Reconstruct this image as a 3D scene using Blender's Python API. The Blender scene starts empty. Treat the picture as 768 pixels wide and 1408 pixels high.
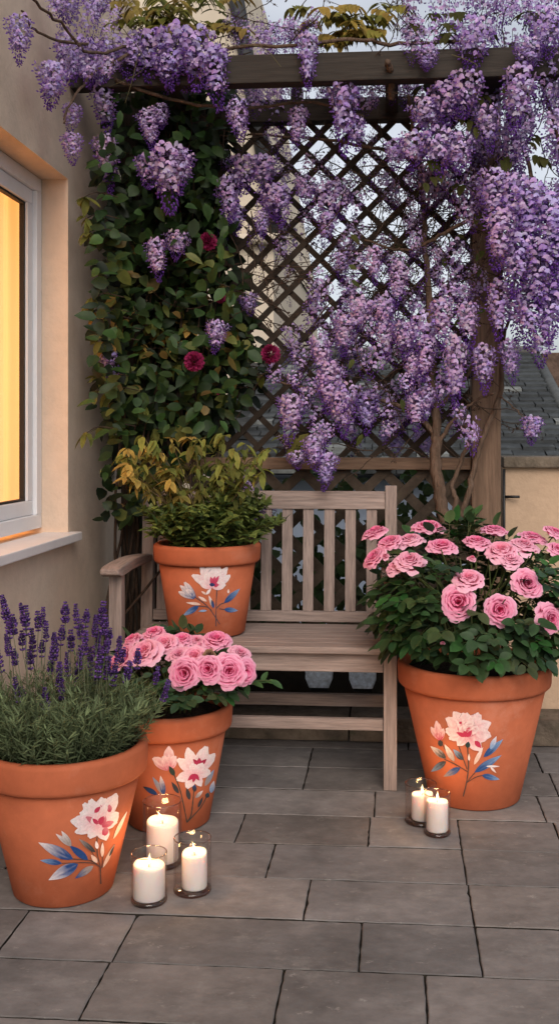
import bpy, bmesh, math, random
from mathutils import Vector, Matrix
from math import sin, cos, pi, radians, sqrt, atan2

rnd = random.Random(7)
U = rnd.uniform
scene = bpy.context.scene
col = scene.collection

# ------------------------------------------------------------------ camera model (metres, Y away from the viewer, Z up)
F, CX, CY, EYE = 1405.0, 434.4, 600.0, 1.10
TH = radians(4.5)
S, C = sin(TH), cos(TH)

def at(px, py, Y):
    a = (px - CX) / F
    X = Y * (a * C - S) / (C + a * S)
    w = -X * S + Y * C
    return Vector((X, Y, EYE - (py - CY) / F * w))

def on_plane(px, py, z=0.0):
    w = F * (EYE - z) / (py - CY)
    u = (px - CX) / F * w
    return Vector((u * C - w * S, u * S + w * C, z))

def ray(px, py):
    a = (px - CX) / F
    return Vector((a * C - S, a * S + C, -(py - CY) / F))

# ------------------------------------------------------------------ materials
def newmat(name):
    m = bpy.data.materials.new(name)
    m.use_nodes = True
    nt = m.node_tree
    for n in list(nt.nodes):
        nt.nodes.remove(n)
    return m, nt, nt.nodes, nt.links

def mat(name, colr=(0.5, 0.5, 0.5), rough=0.7, attr=False, var=None, var2=None, bump=None, bump2=None, trans=0.0,
        spec=0.3, stretch=(1, 1, 1), coord='Object', sss=0.0, sheen=0.0, spots=None, mossy=None):
    m, nt, N, L = newmat(name)
    out = N.new('ShaderNodeOutputMaterial')
    p = N.new('ShaderNodeBsdfPrincipled')
    p.inputs['Roughness'].default_value = rough
    p.inputs['Specular IOR Level'].default_value = spec
    tc = N.new('ShaderNodeTexCoord')
    mp = N.new('ShaderNodeMapping')
    mp.inputs['Scale'].default_value = stretch
    L.new(tc.outputs[coord], mp.inputs['Vector'])
    if attr:
        a = N.new('ShaderNodeAttribute'); a.attribute_name = 'Col'
        csock = a.outputs['Color']
    else:
        r = N.new('ShaderNodeRGB'); r.outputs[0].default_value = (*colr, 1)
        csock = r.outputs[0]
    for v in (var, var2):
        if not v: continue
        sc, amt, det = v
        n = N.new('ShaderNodeTexNoise'); n.inputs['Scale'].default_value = sc; n.inputs['Detail'].default_value = det
        n.inputs['Roughness'].default_value = 0.65
        L.new(mp.outputs[0], n.inputs['Vector'])
        mr = N.new('ShaderNodeMapRange')
        mr.inputs[1].default_value = 0.3; mr.inputs[2].default_value = 0.7
        mr.inputs[3].default_value = 1 - amt; mr.inputs[4].default_value = 1 + amt
        L.new(n.outputs['Fac'], mr.inputs[0])
        mx = N.new('ShaderNodeMix'); mx.data_type = 'RGBA'; mx.blend_type = 'MULTIPLY'; mx.inputs[0].default_value = 1
        L.new(csock, mx.inputs[6]); L.new(mr.outputs[0], mx.inputs[7])
        csock = mx.outputs[2]
    for sp in (spots, mossy):
        if not sp: continue
        sc, lo, hi, c2, amt = sp
        n = N.new('ShaderNodeTexNoise'); n.inputs['Scale'].default_value = sc; n.inputs['Detail'].default_value = 8
        n.inputs['Roughness'].default_value = 0.75
        L.new(mp.outputs[0], n.inputs['Vector'])
        mr = N.new('ShaderNodeMapRange'); mr.clamp = True
        mr.inputs[1].default_value = lo; mr.inputs[2].default_value = hi
        mr.inputs[3].default_value = 0; mr.inputs[4].default_value = amt
        L.new(n.outputs['Fac'], mr.inputs[0])
        mx = N.new('ShaderNodeMix'); mx.data_type = 'RGBA'
        L.new(mr.outputs[0], mx.inputs[0]); L.new(csock, mx.inputs[6]); mx.inputs[7].default_value = (*c2, 1)
        csock = mx.outputs[2]
    L.new(csock, p.inputs['Base Color'])
    nrm = None
    for b in (bump, bump2):
        if not b: continue
        sc, st, dist = b
        n = N.new('ShaderNodeTexNoise'); n.inputs['Scale'].default_value = sc; n.inputs['Detail'].default_value = 6
        L.new(mp.outputs[0], n.inputs['Vector'])
        bp = N.new('ShaderNodeBump'); bp.inputs['Strength'].default_value = st; bp.inputs['Distance'].default_value = dist
        L.new(n.outputs['Fac'], bp.inputs['Height'])
        if nrm is not None: L.new(nrm, bp.inputs['Normal'])
        nrm = bp.outputs[0]
    if nrm is not None: L.new(nrm, p.inputs['Normal'])
    if sss:
        p.inputs['Subsurface Weight'].default_value = sss
        p.inputs['Subsurface Radius'].default_value = (0.02, 0.012, 0.008)
        p.inputs['Subsurface Scale'].default_value = 1.0
    if trans:
        t = N.new('ShaderNodeBsdfTranslucent'); L.new(csock, t.inputs['Color'])
        ms = N.new('ShaderNodeMixShader'); ms.inputs[0].default_value = trans
        L.new(p.outputs[0], ms.inputs[1]); L.new(t.outputs[0], ms.inputs[2])
        L.new(ms.outputs[0], out.inputs['Surface'])
    else:
        L.new(p.outputs[0], out.inputs['Surface'])
    return m

def emis(name, colr, st):
    m, nt, N, L = newmat(name)
    o = N.new('ShaderNodeOutputMaterial'); e = N.new('ShaderNodeEmission')
    e.inputs[0].default_value = (*colr, 1); e.inputs[1].default_value = st
    L.new(e.outputs[0], o.inputs[0])
    return m

def glassmat(name, tint, refl=0.04, power=4.0, top=0.8):
    """thin clear glass: transparent, with a mirror share that grows towards grazing angles"""
    m, nt, N, L = newmat(name)
    o = N.new('ShaderNodeOutputMaterial')
    t = N.new('ShaderNodeBsdfTransparent'); t.inputs[0].default_value = (*tint, 1)
    g = N.new('ShaderNodeBsdfGlossy'); g.inputs['Roughness'].default_value = 0.07
    ge = N.new('ShaderNodeNewGeometry'); d = N.new('ShaderNodeVectorMath'); d.operation = 'DOT_PRODUCT'
    L.new(ge.outputs['Normal'], d.inputs[0]); L.new(ge.outputs['Incoming'], d.inputs[1])
    ab = N.new('ShaderNodeMath'); ab.operation = 'ABSOLUTE'; L.new(d.outputs['Value'], ab.inputs[0])
    su = N.new('ShaderNodeMath'); su.operation = 'SUBTRACT'; su.inputs[0].default_value = 1; L.new(ab.outputs[0], su.inputs[1])
    pw_ = N.new('ShaderNodeMath'); pw_.operation = 'POWER'; pw_.inputs[1].default_value = power; L.new(su.outputs[0], pw_.inputs[0])
    mr = N.new('ShaderNodeMapRange'); mr.inputs[3].default_value = refl; mr.inputs[4].default_value = top; L.new(pw_.outputs[0], mr.inputs[0])
    ms = N.new('ShaderNodeMixShader')
    L.new(mr.outputs[0], ms.inputs[0]); L.new(t.outputs[0], ms.inputs[1]); L.new(g.outputs[0], ms.inputs[2])
    L.new(ms.outputs[0], o.inputs[0])
    return m

M = {}
M['paving'] = mat('paving_stone', attr=True, rough=0.82, stretch=(.85, 1.1, 1), var=(3.6, 0.30, 10), var2=(20, 0.20, 10), bump=(60, 0.22, 0.005), bump2=(14, 0.45, 0.008),
                  spots=(8.0, 0.55, 0.74, (0.29, 0.27, 0.25), 0.55), mossy=(24, 0.60, 0.70, (0.36, 0.335, 0.31), 0.6), spec=0.25)
M['joint'] = mat('joint_soil', (0.022, 0.018, 0.013), 0.95, var=(60, 0.5, 6), bump=(90, 0.8, 0.01))
M['ground'] = mat('ground_far', (0.05, 0.06, 0.03), 0.95, var=(0.6, 0.4, 6))
M['plaster'] = mat('house_plaster', (0.615, 0.485, 0.38), 0.9, var=(1.6, 0.10, 5), var2=(18, 0.06, 6), bump=(70, 0.28, 0.006), bump2=(16, 0.25, 0.008), spec=0.15,
                   spots=(2.2, 0.60, 0.8, (0.34, 0.27, 0.21), 0.4))
M['parapet'] = mat('parapet_plaster', (0.50, 0.355, 0.245), 0.9, var=(3, 0.10, 6), var2=(30, 0.06, 6), bump=(60, 0.35, 0.006), spec=0.15,
                   spots=(3.0, 0.55, 0.8, (0.36, 0.25, 0.17), 0.5))
M['ledge'] = mat('stone_ledge', (0.13, 0.10, 0.075), 0.95, var=(8, 0.5, 8), bump=(30, 0.8, 0.015), spots=(14, 0.55, 0.7, (0.06, 0.06, 0.035), 0.8))
M['cap'] = mat('coping_stone', (0.15, 0.12, 0.09), 0.95, var=(20, 0.4, 8), bump=(50, 0.7, 0.01), spots=(30, 0.6, 0.68, (0.3, 0.27, 0.23), 0.6))
M['block'] = mat('dark_block', (0.016, 0.013, 0.010), 0.95, var=(12, 0.5, 6), bump=(40, 0.7, 0.01))
M['granite'] = mat('pale_granite', (0.62, 0.70, 0.80), 0.7, var=(60, 0.35, 8), spots=(160, 0.55, 0.65, (0.30, 0.34, 0.40), 0.6))
def woodmat(n, c, st, rough=0.75, amt=0.32, knots=(0.12, 0.085, 0.07)):
    return mat(n, c, rough, var=(9, amt, 8), var2=(2.2, 0.16, 3), bump=(16, 0.45, 0.003), stretch=st, spec=0.2,
               spots=(13, 0.62, 0.8, knots, 0.6))
GR = {'x': (0.9, 14, 14), 'y': (14, 0.9, 14), 'z': (14, 14, 0.9)}
for k, st in GR.items():
    M['bench_' + k] = woodmat('weathered_teak_' + k, (0.275, 0.212, 0.186), st)
    M['dark_' + k] = woodmat('dark_timber_' + k, (0.037, 0.030, 0.025), st, knots=(0.03, 0.022, 0.016))
    M['post_' + k] = woodmat('brown_timber_' + k, (0.155, 0.098, 0.066), st, knots=(0.07, 0.045, 0.03))
M['lattice'] = mat('lattice_timber', (0.038, 0.028, 0.021), 0.85, var=(30, 0.35, 6), bump=(60, 0.4, 0.003), spec=0.15)
M['lattice_low'] = mat('weathered_lattice_timber', (0.058, 0.043, 0.032), 0.85, var=(30, 0.35, 6), bump=(60, 0.4, 0.003), spec=0.15)
M['terra'] = mat('terracotta', (0.42, 0.112, 0.050), 0.78, var=(4.5, 0.16, 6), var2=(28, 0.07, 6), bump=(110, 0.12, 0.003), bump2=(20, 0.1, 0.004), spec=0.22,
                 spots=(5, 0.54, 0.82, (0.54, 0.27, 0.19), 0.5), mossy=(3.3, 0.56, 0.8, (0.27, 0.068, 0.036), 0.6))
M['paint'] = mat('pot_paint', attr=True, rough=0.7, var=(220, 0.12, 4), spec=0.2)
M['soil'] = mat('potting_soil', (0.018, 0.012, 0.008), 1.0, var=(60, 0.6, 6), bump=(60, 1.0, 0.02))
M['leaf'] = mat('green_leaf', attr=True, rough=0.52, trans=0.20, spec=0.28, var=(40, 0.2, 3))
M['leaf_soft'] = mat('soft_leaf', attr=True, rough=0.7, trans=0.35, spec=0.15, var=(50, 0.2, 3))
M['petal'] = mat('rose_petal', attr=True, rough=0.6, trans=0.28, spec=0.2, var=(60, 0.06, 3))
M['wist'] = mat('wisteria_petal', attr=True, rough=0.65, trans=0.34, spec=0.15)
M['lavbud'] = mat('lavender_bud', attr=True, rough=0.75, spec=0.15)
M['stem'] = mat('green_stem', attr=True, rough=0.7, spec=0.2)
M['bark'] = mat('vine_bark', (0.105, 0.068, 0.048), 0.9, var=(18, 0.45, 8), bump=(40, 0.9, 0.01), stretch=(3, 3, 0.7), spec=0.15,
                spots=(9, 0.55, 0.7, (0.20, 0.15, 0.12), 0.6))
M['twig'] = mat('thin_twig', (0.055, 0.036, 0.026), 0.9, var=(30, 0.4, 4), spec=0.15)
M['white'] = mat('white_window_paint', (0.74, 0.74, 0.76), 0.38, var=(6, 0.05, 4), spec=0.4)
M['gasket'] = mat('dark_gasket', (0.02, 0.018, 0.016), 0.6)
M['sillm'] = mat('sill_paint', (0.70, 0.66, 0.65), 0.5, var=(6, 0.09, 6), bump=(80, 0.08, 0.002), spots=(9, 0.6, 0.8, (0.42, 0.36, 0.32), 0.6))
M['pane'] = glassmat('window_glass', (0.98, 0.98, 0.98), .03, 5.0, .35)
M['jar'] = glassmat('candle_glass', (0.965, 0.95, 0.945), .025, 3.2, .42)
M['jarbase'] = glassmat('candle_glass_base', (0.72, 0.66, 0.64), .08)
M['jarrim'] = glassmat('candle_glass_rim', (0.80, 0.72, 0.68), .09, 2.0, .5)
M['wax'] = mat('candle_wax', (0.90, 0.83, 0.79), 0.5, sss=0.6, spec=0.3, var=(8, 0.05, 4))
M['wick'] = mat('burnt_wick', (0.03, 0.015, 0.008), 0.9)
M['slate'] = mat('roof_slate', attr=True, rough=0.7, var=(14, 0.4, 8), bump=(30, 0.5, 0.01), spec=0.35, spots=(5, 0.62, 0.72, (0.20, 0.22, 0.21), 0.6))
M['cream'] = mat('cream_render', (0.62, 0.53, 0.42), 0.9, var=(1.5, 0.12, 5))
M['palewall'] = mat('pale_blue_render', (0.26, 0.31, 0.40), 0.9, var=(2, 0.15, 5))
M['brick'] = mat('old_brick', (0.10, 0.065, 0.05), 0.95, var=(9, 0.5, 8), bump=(20, 0.6, 0.02))
M['metal'] = mat('black_iron', (0.012, 0.012, 0.013), 0.5, spec=0.5)
M['room'] = mat('room_paint', (0.75, 0.55, 0.35), 0.9)
def curtain_mat():
    m, nt, N, L = newmat('curtain_cloth')
    o = N.new('ShaderNodeOutputMaterial')
    d = N.new('ShaderNodeBsdfDiffuse'); d.inputs[0].default_value = (0.85, 0.72, 0.55, 1)
    t = N.new('ShaderNodeBsdfTranslucent'); t.inputs[0].default_value = (0.95, 0.86, 0.70, 1)
    ms = N.new('ShaderNodeMixShader'); ms.inputs[0].default_value = 0.6
    L.new(d.outputs[0], ms.inputs[1]); L.new(t.outputs[0], ms.inputs[2]); L.new(ms.outputs[0], o.inputs[0])
    return m
M['curtain'] = curtain_mat()

# ------------------------------------------------------------------ mesh builder
class MB:
    def __init__(s):
        s.v = []; s.f = []; s.c = []; s.m = []; s.sm = []
        s.col = (1, 1, 1); s.mi = 0; s.smooth = False
    def av(s, p, c=None):
        s.v.append((p[0], p[1], p[2])); s.c.append(c or s.col); return len(s.v) - 1
    def af(s, idx):
        s.f.append(tuple(idx)); s.m.append(s.mi); s.sm.append(s.smooth)
    def box(s, x0, x1, y0, y1, z0, z1):
        i = [s.av((x, y, z)) for z in (z0, z1) for y in (y0, y1) for x in (x0, x1)]
        for q in ((0, 2, 3, 1), (4, 5, 7, 6), (0, 1, 5, 4), (2, 6, 7, 3), (0, 4, 6, 2), (1, 3, 7, 5)):
            s.af([i[k] for k in q])
    def obox(s, mtx, hx, hy, hz):
        i = [s.av(mtx @ Vector((x, y, z))) for z in (-hz, hz) for y in (-hy, hy) for x in (-hx, hx)]
        for q in ((0, 2, 3, 1), (4, 5, 7, 6), (0, 1, 5, 4), (2, 6, 7, 3), (0, 4, 6, 2), (1, 3, 7, 5)):
            s.af([i[k] for k in q])
    def tube(s, pts, r0, r1=None, n=6, cap=True):
        if r1 is None: r1 = r0
        pts = [Vector(p) for p in pts]
        rings = []
        sm = s.smooth; s.smooth = True
        prev = None
        for k, p in enumerate(pts):
            t = (pts[min(k + 1, len(pts) - 1)] - pts[max(k - 1, 0)])
            if t.length < 1e-9: t = Vector((0, 0, 1))
            t.normalize()
            if prev is None:
                a = Vector((0, 0, 1)) if abs(t.z) < 0.9 else Vector((1, 0, 0))
                n1 = t.cross(a).normalized()
            else:
                n1 = (prev - t * prev.dot(t))
                n1 = n1.normalized() if n1.length > 1e-6 else t.cross(Vector((1, 0, 0.3))).normalized()
            prev = n1
            n2 = t.cross(n1)
            q = k / max(1, len(pts) - 1)
            r = r0[k] if isinstance(r0, (list, tuple)) else r0 + (r1 - r0) * q
            rings.append([s.av(p + n1 * (r * cos(2 * pi * j / n)) + n2 * (r * sin(2 * pi * j / n))) for j in range(n)])
        for a, b in zip(rings, rings[1:]):
            for j in range(n):
                s.af((a[j], a[(j + 1) % n], b[(j + 1) % n], b[j]))
        if cap:
            s.af(rings[0][::-1]); s.af(rings[-1])
        s.smooth = sm
    def lathe(s, prof, n=48, c=(0, 0), closed=False):
        sm = s.smooth; s.smooth = True
        rings = []
        for r, z in prof:
            if r < 1e-6: rings.append([s.av((c[0], c[1], z))])
            else: rings.append([s.av((c[0] + r * cos(2 * pi * j / n), c[1] + r * sin(2 * pi * j / n), z)) for j in range(n)])
        pr = list(zip(rings, rings[1:])) + ([(rings[-1], rings[0])] if closed else [])
        for a, b in pr:
            for j in range(n):
                k = (j + 1) % n
                if len(a) == 1 and len(b) == 1: continue
                if len(a) == 1: s.af((a[0], b[k], b[j]))
                elif len(b) == 1: s.af((a[j], a[k], b[0]))
                else: s.af((a[j], a[k], b[k], b[j]))
        s.smooth = sm
    def leaf(s, p, d, nrm, L, W, c, fold=0.25, droop=0.25, n=4, shape=0.45, c2=None):
        """leaf blade: p base, d direction, nrm upper side"""
        d = Vector(d).normalized(); side = d.cross(nrm)
        if side.length < 1e-4: side = d.orthogonal()
        side.normalize(); up = side.cross(d)
        c2 = c2 or c
        sm = s.smooth; s.smooth = True
        prev = None
        for k in range(n + 1):
            q = k / n
            w = W * 0.5 * (sin(pi * q ** (0.80 if shape < 0.5 else 1.0)) ** 0.62 if 0 < k < n else 0.0)
            ctr = Vector(p) + d * (L * q) - up * (droop * L * q * q)
            cc = tuple(c[i] + (c2[i] - c[i]) * q for i in range(3))
            if k == 0 or k == n:
                row = [s.av(ctr, cc)]
            else:
                cm = tuple(x * 0.85 for x in cc)
                row = [s.av(ctr + side * w + up * (fold * w), cc), s.av(ctr, cm), s.av(ctr - side * w + up * (fold * w), cc)]
            if prev is not None:
                if len(prev) == 1:
                    s.af((prev[0], row[0], row[1])); s.af((prev[0], row[1], row[2]))
                elif len(row) == 1:
                    s.af((prev[0], row[0], prev[1])); s.af((prev[1], row[0], prev[2]))
                else:
                    s.af((prev[0], row[0], row[1], prev[1])); s.af((prev[1], row[1], row[2], prev[2]))
            prev = row
        s.smooth = sm
    def add(s, o, mtx, tint=1.0):
        b = len(s.v)
        for v, c in zip(o.v, o.c):
            s.v.append(tuple(mtx @ Vector(v))); s.c.append(tuple(x * tint for x in c))
        for f, m, sm in zip(o.f, o.m, o.sm):
            s.f.append(tuple(i + b for i in f)); s.m.append(m); s.sm.append(sm)
    def mesh(s, name, mats, bevel=0, seg=2):
        me = bpy.data.meshes.new(name)
        me.from_pydata(s.v, [], s.f)
        for m in (mats if isinstance(mats, (list, tuple)) else [mats]): me.materials.append(m)
        me.polygons.foreach_set('material_index', s.m)
        me.polygons.foreach_set('use_smooth', s.sm)
        ca = me.color_attributes.new('Col', 'FLOAT_COLOR', 'POINT')
        flat = []
        for c in s.c: flat.extend((c[0], c[1], c[2], 1.0))
        ca.data.foreach_set('color', flat)
        me.update()
        if bevel:
            bm = bmesh.new(); bm.from_mesh(me)
            bmesh.ops.bevel(bm, geom=list(bm.edges), offset=bevel, segments=seg, profile=0.6, affect='EDGES', clamp_overlap=True)
            bm.to_mesh(me); bm.free()
        return me
    def build(s, name, mats, parent=None, bevel=0, seg=2):
        me = s.mesh(name, mats, bevel, seg)
        o = bpy.data.objects.new(name, me); col.objects.link(o)
        if parent is not None: put(o, parent)
        return o

def put(o, parent):
    """parent o to parent keeping its world position (parents carry location only)"""
    o.parent = parent
    w = Vector((0, 0, 0)); q = parent
    while q is not None:
        w += q.location; q = q.parent
    o.location = o.location - w

def tag(o, label, cat, group=None):
    o['label'] = label; o['category'] = cat
    if group: o['group'] = group
    return o

def thing(name, label, cat, loc, group=None):
    o = bpy.data.objects.new(name, None); o.location = loc; col.objects.link(o)
    o.empty_display_size = 0.05
    return tag(o, label, cat, group)

def structure(o):
    o['kind'] = 'structure'; return o

def mixc(a, b, t): return tuple(x + (y - x) * t for x, y in zip(a, b))
def jit(c, a=0.2):
    k = 1 + U(-a, a)
    return tuple(max(0, x * k * (1 + U(-a * .3, a * .3))) for x in c)
def rdir(zlo=-1, zhi=1):
    z = U(zlo, zhi); t = U(0, 2 * pi); r = sqrt(max(0, 1 - z * z))
    return Vector((r * cos(t), r * sin(t), z))
def frame_mtx(p, d, up=Vector((0, 0, 1)), sc=1.0):
    """matrix with local Z along d at p"""
    z = Vector(d).normalized(); x = Vector(up).cross(z)
    if x.length < 1e-4: x = Vector((1, 0, 0))
    x.normalize(); y = z.cross(x)
    return Matrix(((x.x * sc, y.x * sc, z.x * sc, p[0]), (x.y * sc, y.y * sc, z.y * sc, p[1]), (x.z * sc, y.z * sc, z.z * sc, p[2]), (0, 0, 0, 1)))
def spline(pts, k=6, wob=0.0):
    pts = [Vector(p) for p in pts]
    out = []
    for i in range(len(pts) - 1):
        p0 = pts[max(i - 1, 0)]; p1 = pts[i]; p2 = pts[i + 1]; p3 = pts[min(i + 2, len(pts) - 1)]
        for j in range(k):
            t = j / k
            q = 0.5 * ((2 * p1) + (p2 - p0) * t + (2 * p0 - 5 * p1 + 4 * p2 - p3) * t * t + (3 * p1 - p0 - 3 * p2 + p3) * t ** 3)
            if wob: q = q + Vector((U(-wob, wob), U(-wob, wob), U(-wob, wob)))
            out.append(q)
    out.append(pts[-1])
    return out

#@@SETTING
# ================================================================== THE SETTING
WX = -1.10           # face of the house wall on the left
YW = 3.85            # face of the low wall at the back
# ground sheet far below the raised terrace
g = MB(); g.box(-300, 300, -300, 300, -3.2, -3.0)
structure(g.build('ground', M['ground']))

# paving: slabs in rows with sunken joints, one sheet
pv = MB(); pv.mi = 1; pv.box(-1.1, 3.2, -3.0, 4.0, -0.4, -0.010); pv.mi = 0
pitch = 0.2145; y_ref = 2.100
def xg(px, py): return on_plane(px, py).x
joints = {-1: [xg(148, 1328), xg(389, 1342), xg(584, 1346)],
          0: [xg(30, 1265), xg(188, 1258), xg(497, 1273), xg(653, 1279)],
          1: [xg(-160, 1230), xg(425, 1220), xg(643, 1220)],
          2: [xg(20, 1180), xg(376, 1168), xg(634, 1168)],
          3: [xg(60, 1140), xg(335, 1125), xg(508, 1125), xg(628, 1127)],
          4: [xg(180, 1100), xg(515, 1100), xg(737, 1095)],
          5: [xg(160, 1070), xg(421, 1065), xg(640, 1065)],
          6: [xg(200, 1040), xg(428, 1035), xg(736, 1040)],
          7: [xg(220, 1010), xg(560, 1010)]}
for k in range(-24, 9):
    y0 = y_ref + k * pitch; y1 = y0 + pitch
    js = sorted(joints.get(k, [U(-0.9, -0.6), U(-0.3, 0.1), U(0.3, 0.6)]))
    x = js[-1]
    while x < 3.1: x += rnd.choice((0.27, 0.54, 0.42)); js.append(min(x, 3.2))
    x = js[0]
    while x > -1.1: x -= rnd.choice((0.27, 0.54, 0.42)); js.insert(0, max(x, -1.1))
    if y1 > 3.98: y1 = 3.98
    for a, b in zip(js, js[1:]):
        if b - a < 0.03: continue
        gx = 0.0016; gy = 0.0034
        t = U(0.80, 1.16); w = U(-0.010, 0.016)
        pv.col = (0.163 * t + w * .35, 0.149 * t, 0.145 * t - w * .3)
        zj = U(-0.0012, 0.0012)
        x0, x1, ya, yb = a + gx, b - gx, y0 + gy, y1 - gy
        # slab top with worn, slightly wavy edges
        n = max(2, int((x1 - x0) / 0.02)); m = 10; e = 0.0022
        per = [(x0 + (x1 - x0) * i / n, ya) for i in range(n)] + [(x1, ya + (yb - ya) * i / m) for i in range(m)] + \
              [(x1 - (x1 - x0) * i / n, yb) for i in range(n)] + [(x0, yb - (yb - ya) * i / m) for i in range(m)]
        cxm, cym = (x0 + x1) / 2, (ya + yb) / 2
        lo, mid, top = [], [], []
        for (px_, py_) in per:
            j = U(-0.0009, 0.0014)
            if rnd.random() < 0.05: j += U(0.0, 0.003)
            dx = j if px_ < cxm else -j; dy = j if py_ < cym else -j
            qx = px_ + (dx if px_ in (x0, x1) else 0); qy = py_ + (dy if py_ in (ya, yb) else 0)
            lo.append(pv.av((qx, qy, -0.02)))
            mid.append(pv.av((qx, qy, -0.0025 + zj)))
            ix = qx + (e if qx < x0 + 0.01 else (-e if qx > x1 - 0.01 else 0)); iy = qy + (.0010 if qy < ya + 0.01 else (-.0010 if qy > yb - 0.01 else 0))
            top.append(pv.av((ix, iy, zj)))
        L_ = len(per)
        for i in range(L_):
            k2 = (i + 1) % L_
            pv.mi = 1; pv.af((lo[i], lo[k2], mid[k2], mid[i])); pv.mi = 0; pv.af((mid[i], mid[k2], top[k2], top[i]))
        pv.af(top)
structure(pv.build('patio', [M['paving'], M['joint']]))

# ---- the house on the left
house = thing('house', 'cream plastered house wall with a lit window, on the left of the terrace', 'house', (-2.5, 1.5, -3.0))
W0, W1, WZ0, WZ1 = 1.75, 3.36, 0.775, 1.965
hw = MB()
hw.box(-1.40, WX, W1, 4.25, -3.0, 5.2)
hw.box(-1.40, WX, -1.5, W0, -3.0, 5.2)
hw.box(-1.40, WX, W0, W1, -3.0, WZ0)
hw.box(-1.40, WX, W0, W1, WZ1, 5.2)
hw.box(-4.0, -1.402, 4.0, 4.25, -3.0, 5.2)
hw.box(-4.0, -1.402, -1.5, -1.25, -3.0, 5.2)
hw.box(-4.2, -4.002, -1.5, 4.25, -3.0, 5.2)
hw.build('wall', M['plaster'], house)
rm = MB()
rm.box(-4.0, -1.402, -1.25, 4.0, 2.45, 2.5); rm.box(-4.0, -1.402, -1.25, 4.0, 0.0, 0.05)
rm.build('room_lining', M['room'], house)
rf = MB(); rf.box(-4.3, -0.95, -1.7, 4.4, 5.2, 5.35); rf.build('roof', M['slate'], house)
def ring(mb, x0, x1, ya, yb, za, zb, w):
    mb.box(x0, x1, ya, yb, za, za + w); mb.box(x0, x1, ya, yb, zb - w, zb)
    mb.box(x0, x1, ya, ya + w, za + w, zb - w); mb.box(x0, x1, yb - w, yb, za + w, zb - w)
win = MB(); ring(win, -1.236, -1.190, W0 + .001, W1 - .001, WZ0 + .018, WZ1 - .001, 0.046)
winf = win.build('window', M['white'], house, bevel=0.003)
sh = MB(); ring(sh, -1.230, -1.203, W0 + .048, W1 - .048, WZ0 + .065, WZ1 - .048, 0.048); sh.build('sash', M['white'], winf, bevel=0.004)
gk = MB(); ring(gk, -1.2295, -1.212, W0 + .0965, W1 - .0965, WZ0 + .1135, WZ1 - .0965, 0.007); gk.build('gasket', M['gasket'], winf)
pn = MB(); pn.box(-1.224, -1.220, W0 + .098, W1 - .098, WZ0 + .115, WZ1 - .098); pn.build('pane', M['pane'], winf)
sl = MB(); sl.box(-1.188, -1.062, W0 - .04, 3.395, 0.748, 0.7775); sl.build('sill', M['sillm'], house, bevel=0.004)
# curtain inside, folds of cloth lit by the room lamp
cu = MB(); cu.smooth = True
ny = 150; prev = None
for i in range(ny + 1):
    y = W0 + .006 + (W1 - W0 - .012) * i / ny
    dx = 0.010 * sin(y * 46 + sin(y * 9)) + 0.006 * sin(y * 97 + 1) + 0.003 * sin(y * 23)
    row = [cu.av((-1.262 + dx, y, z)) for z in (.79, 1.0, 1.5, 1.955)]
    if prev:
        for a in range(3): cu.af((prev[a], row[a], row[a + 1], prev[a + 1]))
    prev = row
tag(cu.build('curtain', M['curtain']), 'amber curtain in soft folds glowing behind the window glass', 'curtain')
la = bpy.data.lights.new('room_lamp', 'AREA'); la.shape = 'RECTANGLE'; la.size = 1.6; la.size_y = 1.3; la.energy = 58; la.color = (1.0, 0.475, 0.16)
lo = bpy.data.objects.new('room_lamp', la); lo.location = (-2.3, 2.7, 1.35); lo.rotation_euler = (0, radians(-90), 0); col.objects.link(lo)

# ---- low walls at the back
pw = thing('parapet_wall', 'low peach plastered wall with stone coping right of the thick post', 'wall', at(760, 1000, 3.95))
xr = at(690, 640, YW).x
b = MB(); b.box(xr + .002, 3.2, YW, YW + .2, -0.02, 0.984); b.build('wall', M['parapet'], pw)
b = MB(); b.box(xr + .002, 3.22, YW - .028, YW + .23, 0.984, 1.024); b.build('coping', M['cap'], pw, bevel=0.006)
lg = MB(); x = WX + .01
while x < 3.1:
    l = U(.35, .6); x1 = min(x + l, 3.15); lg.box(x, x1 - .004, 3.67 + U(-.004, .004), YW - .003, 0.002, 0.088 + U(-.004, .004)); x = x1
tag(lg.build('stone_ledge', M['ledge'], bevel=0.008), 'dark stone footing ledge running along the base of the back wall', 'ledge')
# dark block wall beneath the lattice with two six-sided openings
bw = thing('block_wall', 'dark block wall under the bench with two pale six sided openings', 'wall', (-0.5, 3.9, 0))
xl = WX + .005
holes = [at(438, 936, YW), at(498, 936, YW)]
hx, hz = 0.054, 0.040
bb = MB()
zc = holes[0].z
bb.box(xl, xr, YW, YW + .15, -0.02, zc - hz); bb.box(xl, xr, YW, YW + .15, zc + hz, 0.36)
xs = [xl] + [v for h in holes for v in (h.x - hx, h.x + hx)] + [xr]
for a, c_ in zip(xs[::2], xs[1::2]): bb.box(a, c_, YW, YW + .15, zc - hz, zc + hz)
for h in holes:      # lower corners cut in, giving the six sided outline
    for sx in (-1, 1):
        x0 = h.x + sx * hx; x1 = h.x + sx * (hx - .022)
        pts = [(x0, zc - hz), (x1, zc - hz), (x0, zc + hz * .35)]
        f_ = [bb.av((p[0], YW - .0005, p[1])) for p in pts]; r_ = [bb.av((p[0], YW + .15, p[1])) for p in pts]
        bb.af(f_ if sx < 0 else f_[::-1]); 
        for i in range(3): bb.af((f_[i], r_[i], r_[(i + 1) % 3], f_[(i + 1) % 3]))
bb.build('blocks', M['block'], bw)
for h in holes:
    p_ = MB(); p_.box(h.x - hx + .003, h.x + hx - .003, YW + .004, YW + .03, zc - hz + .012, zc + hz - .003); p_.build('granite_inset', M['granite'], bw)

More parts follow.
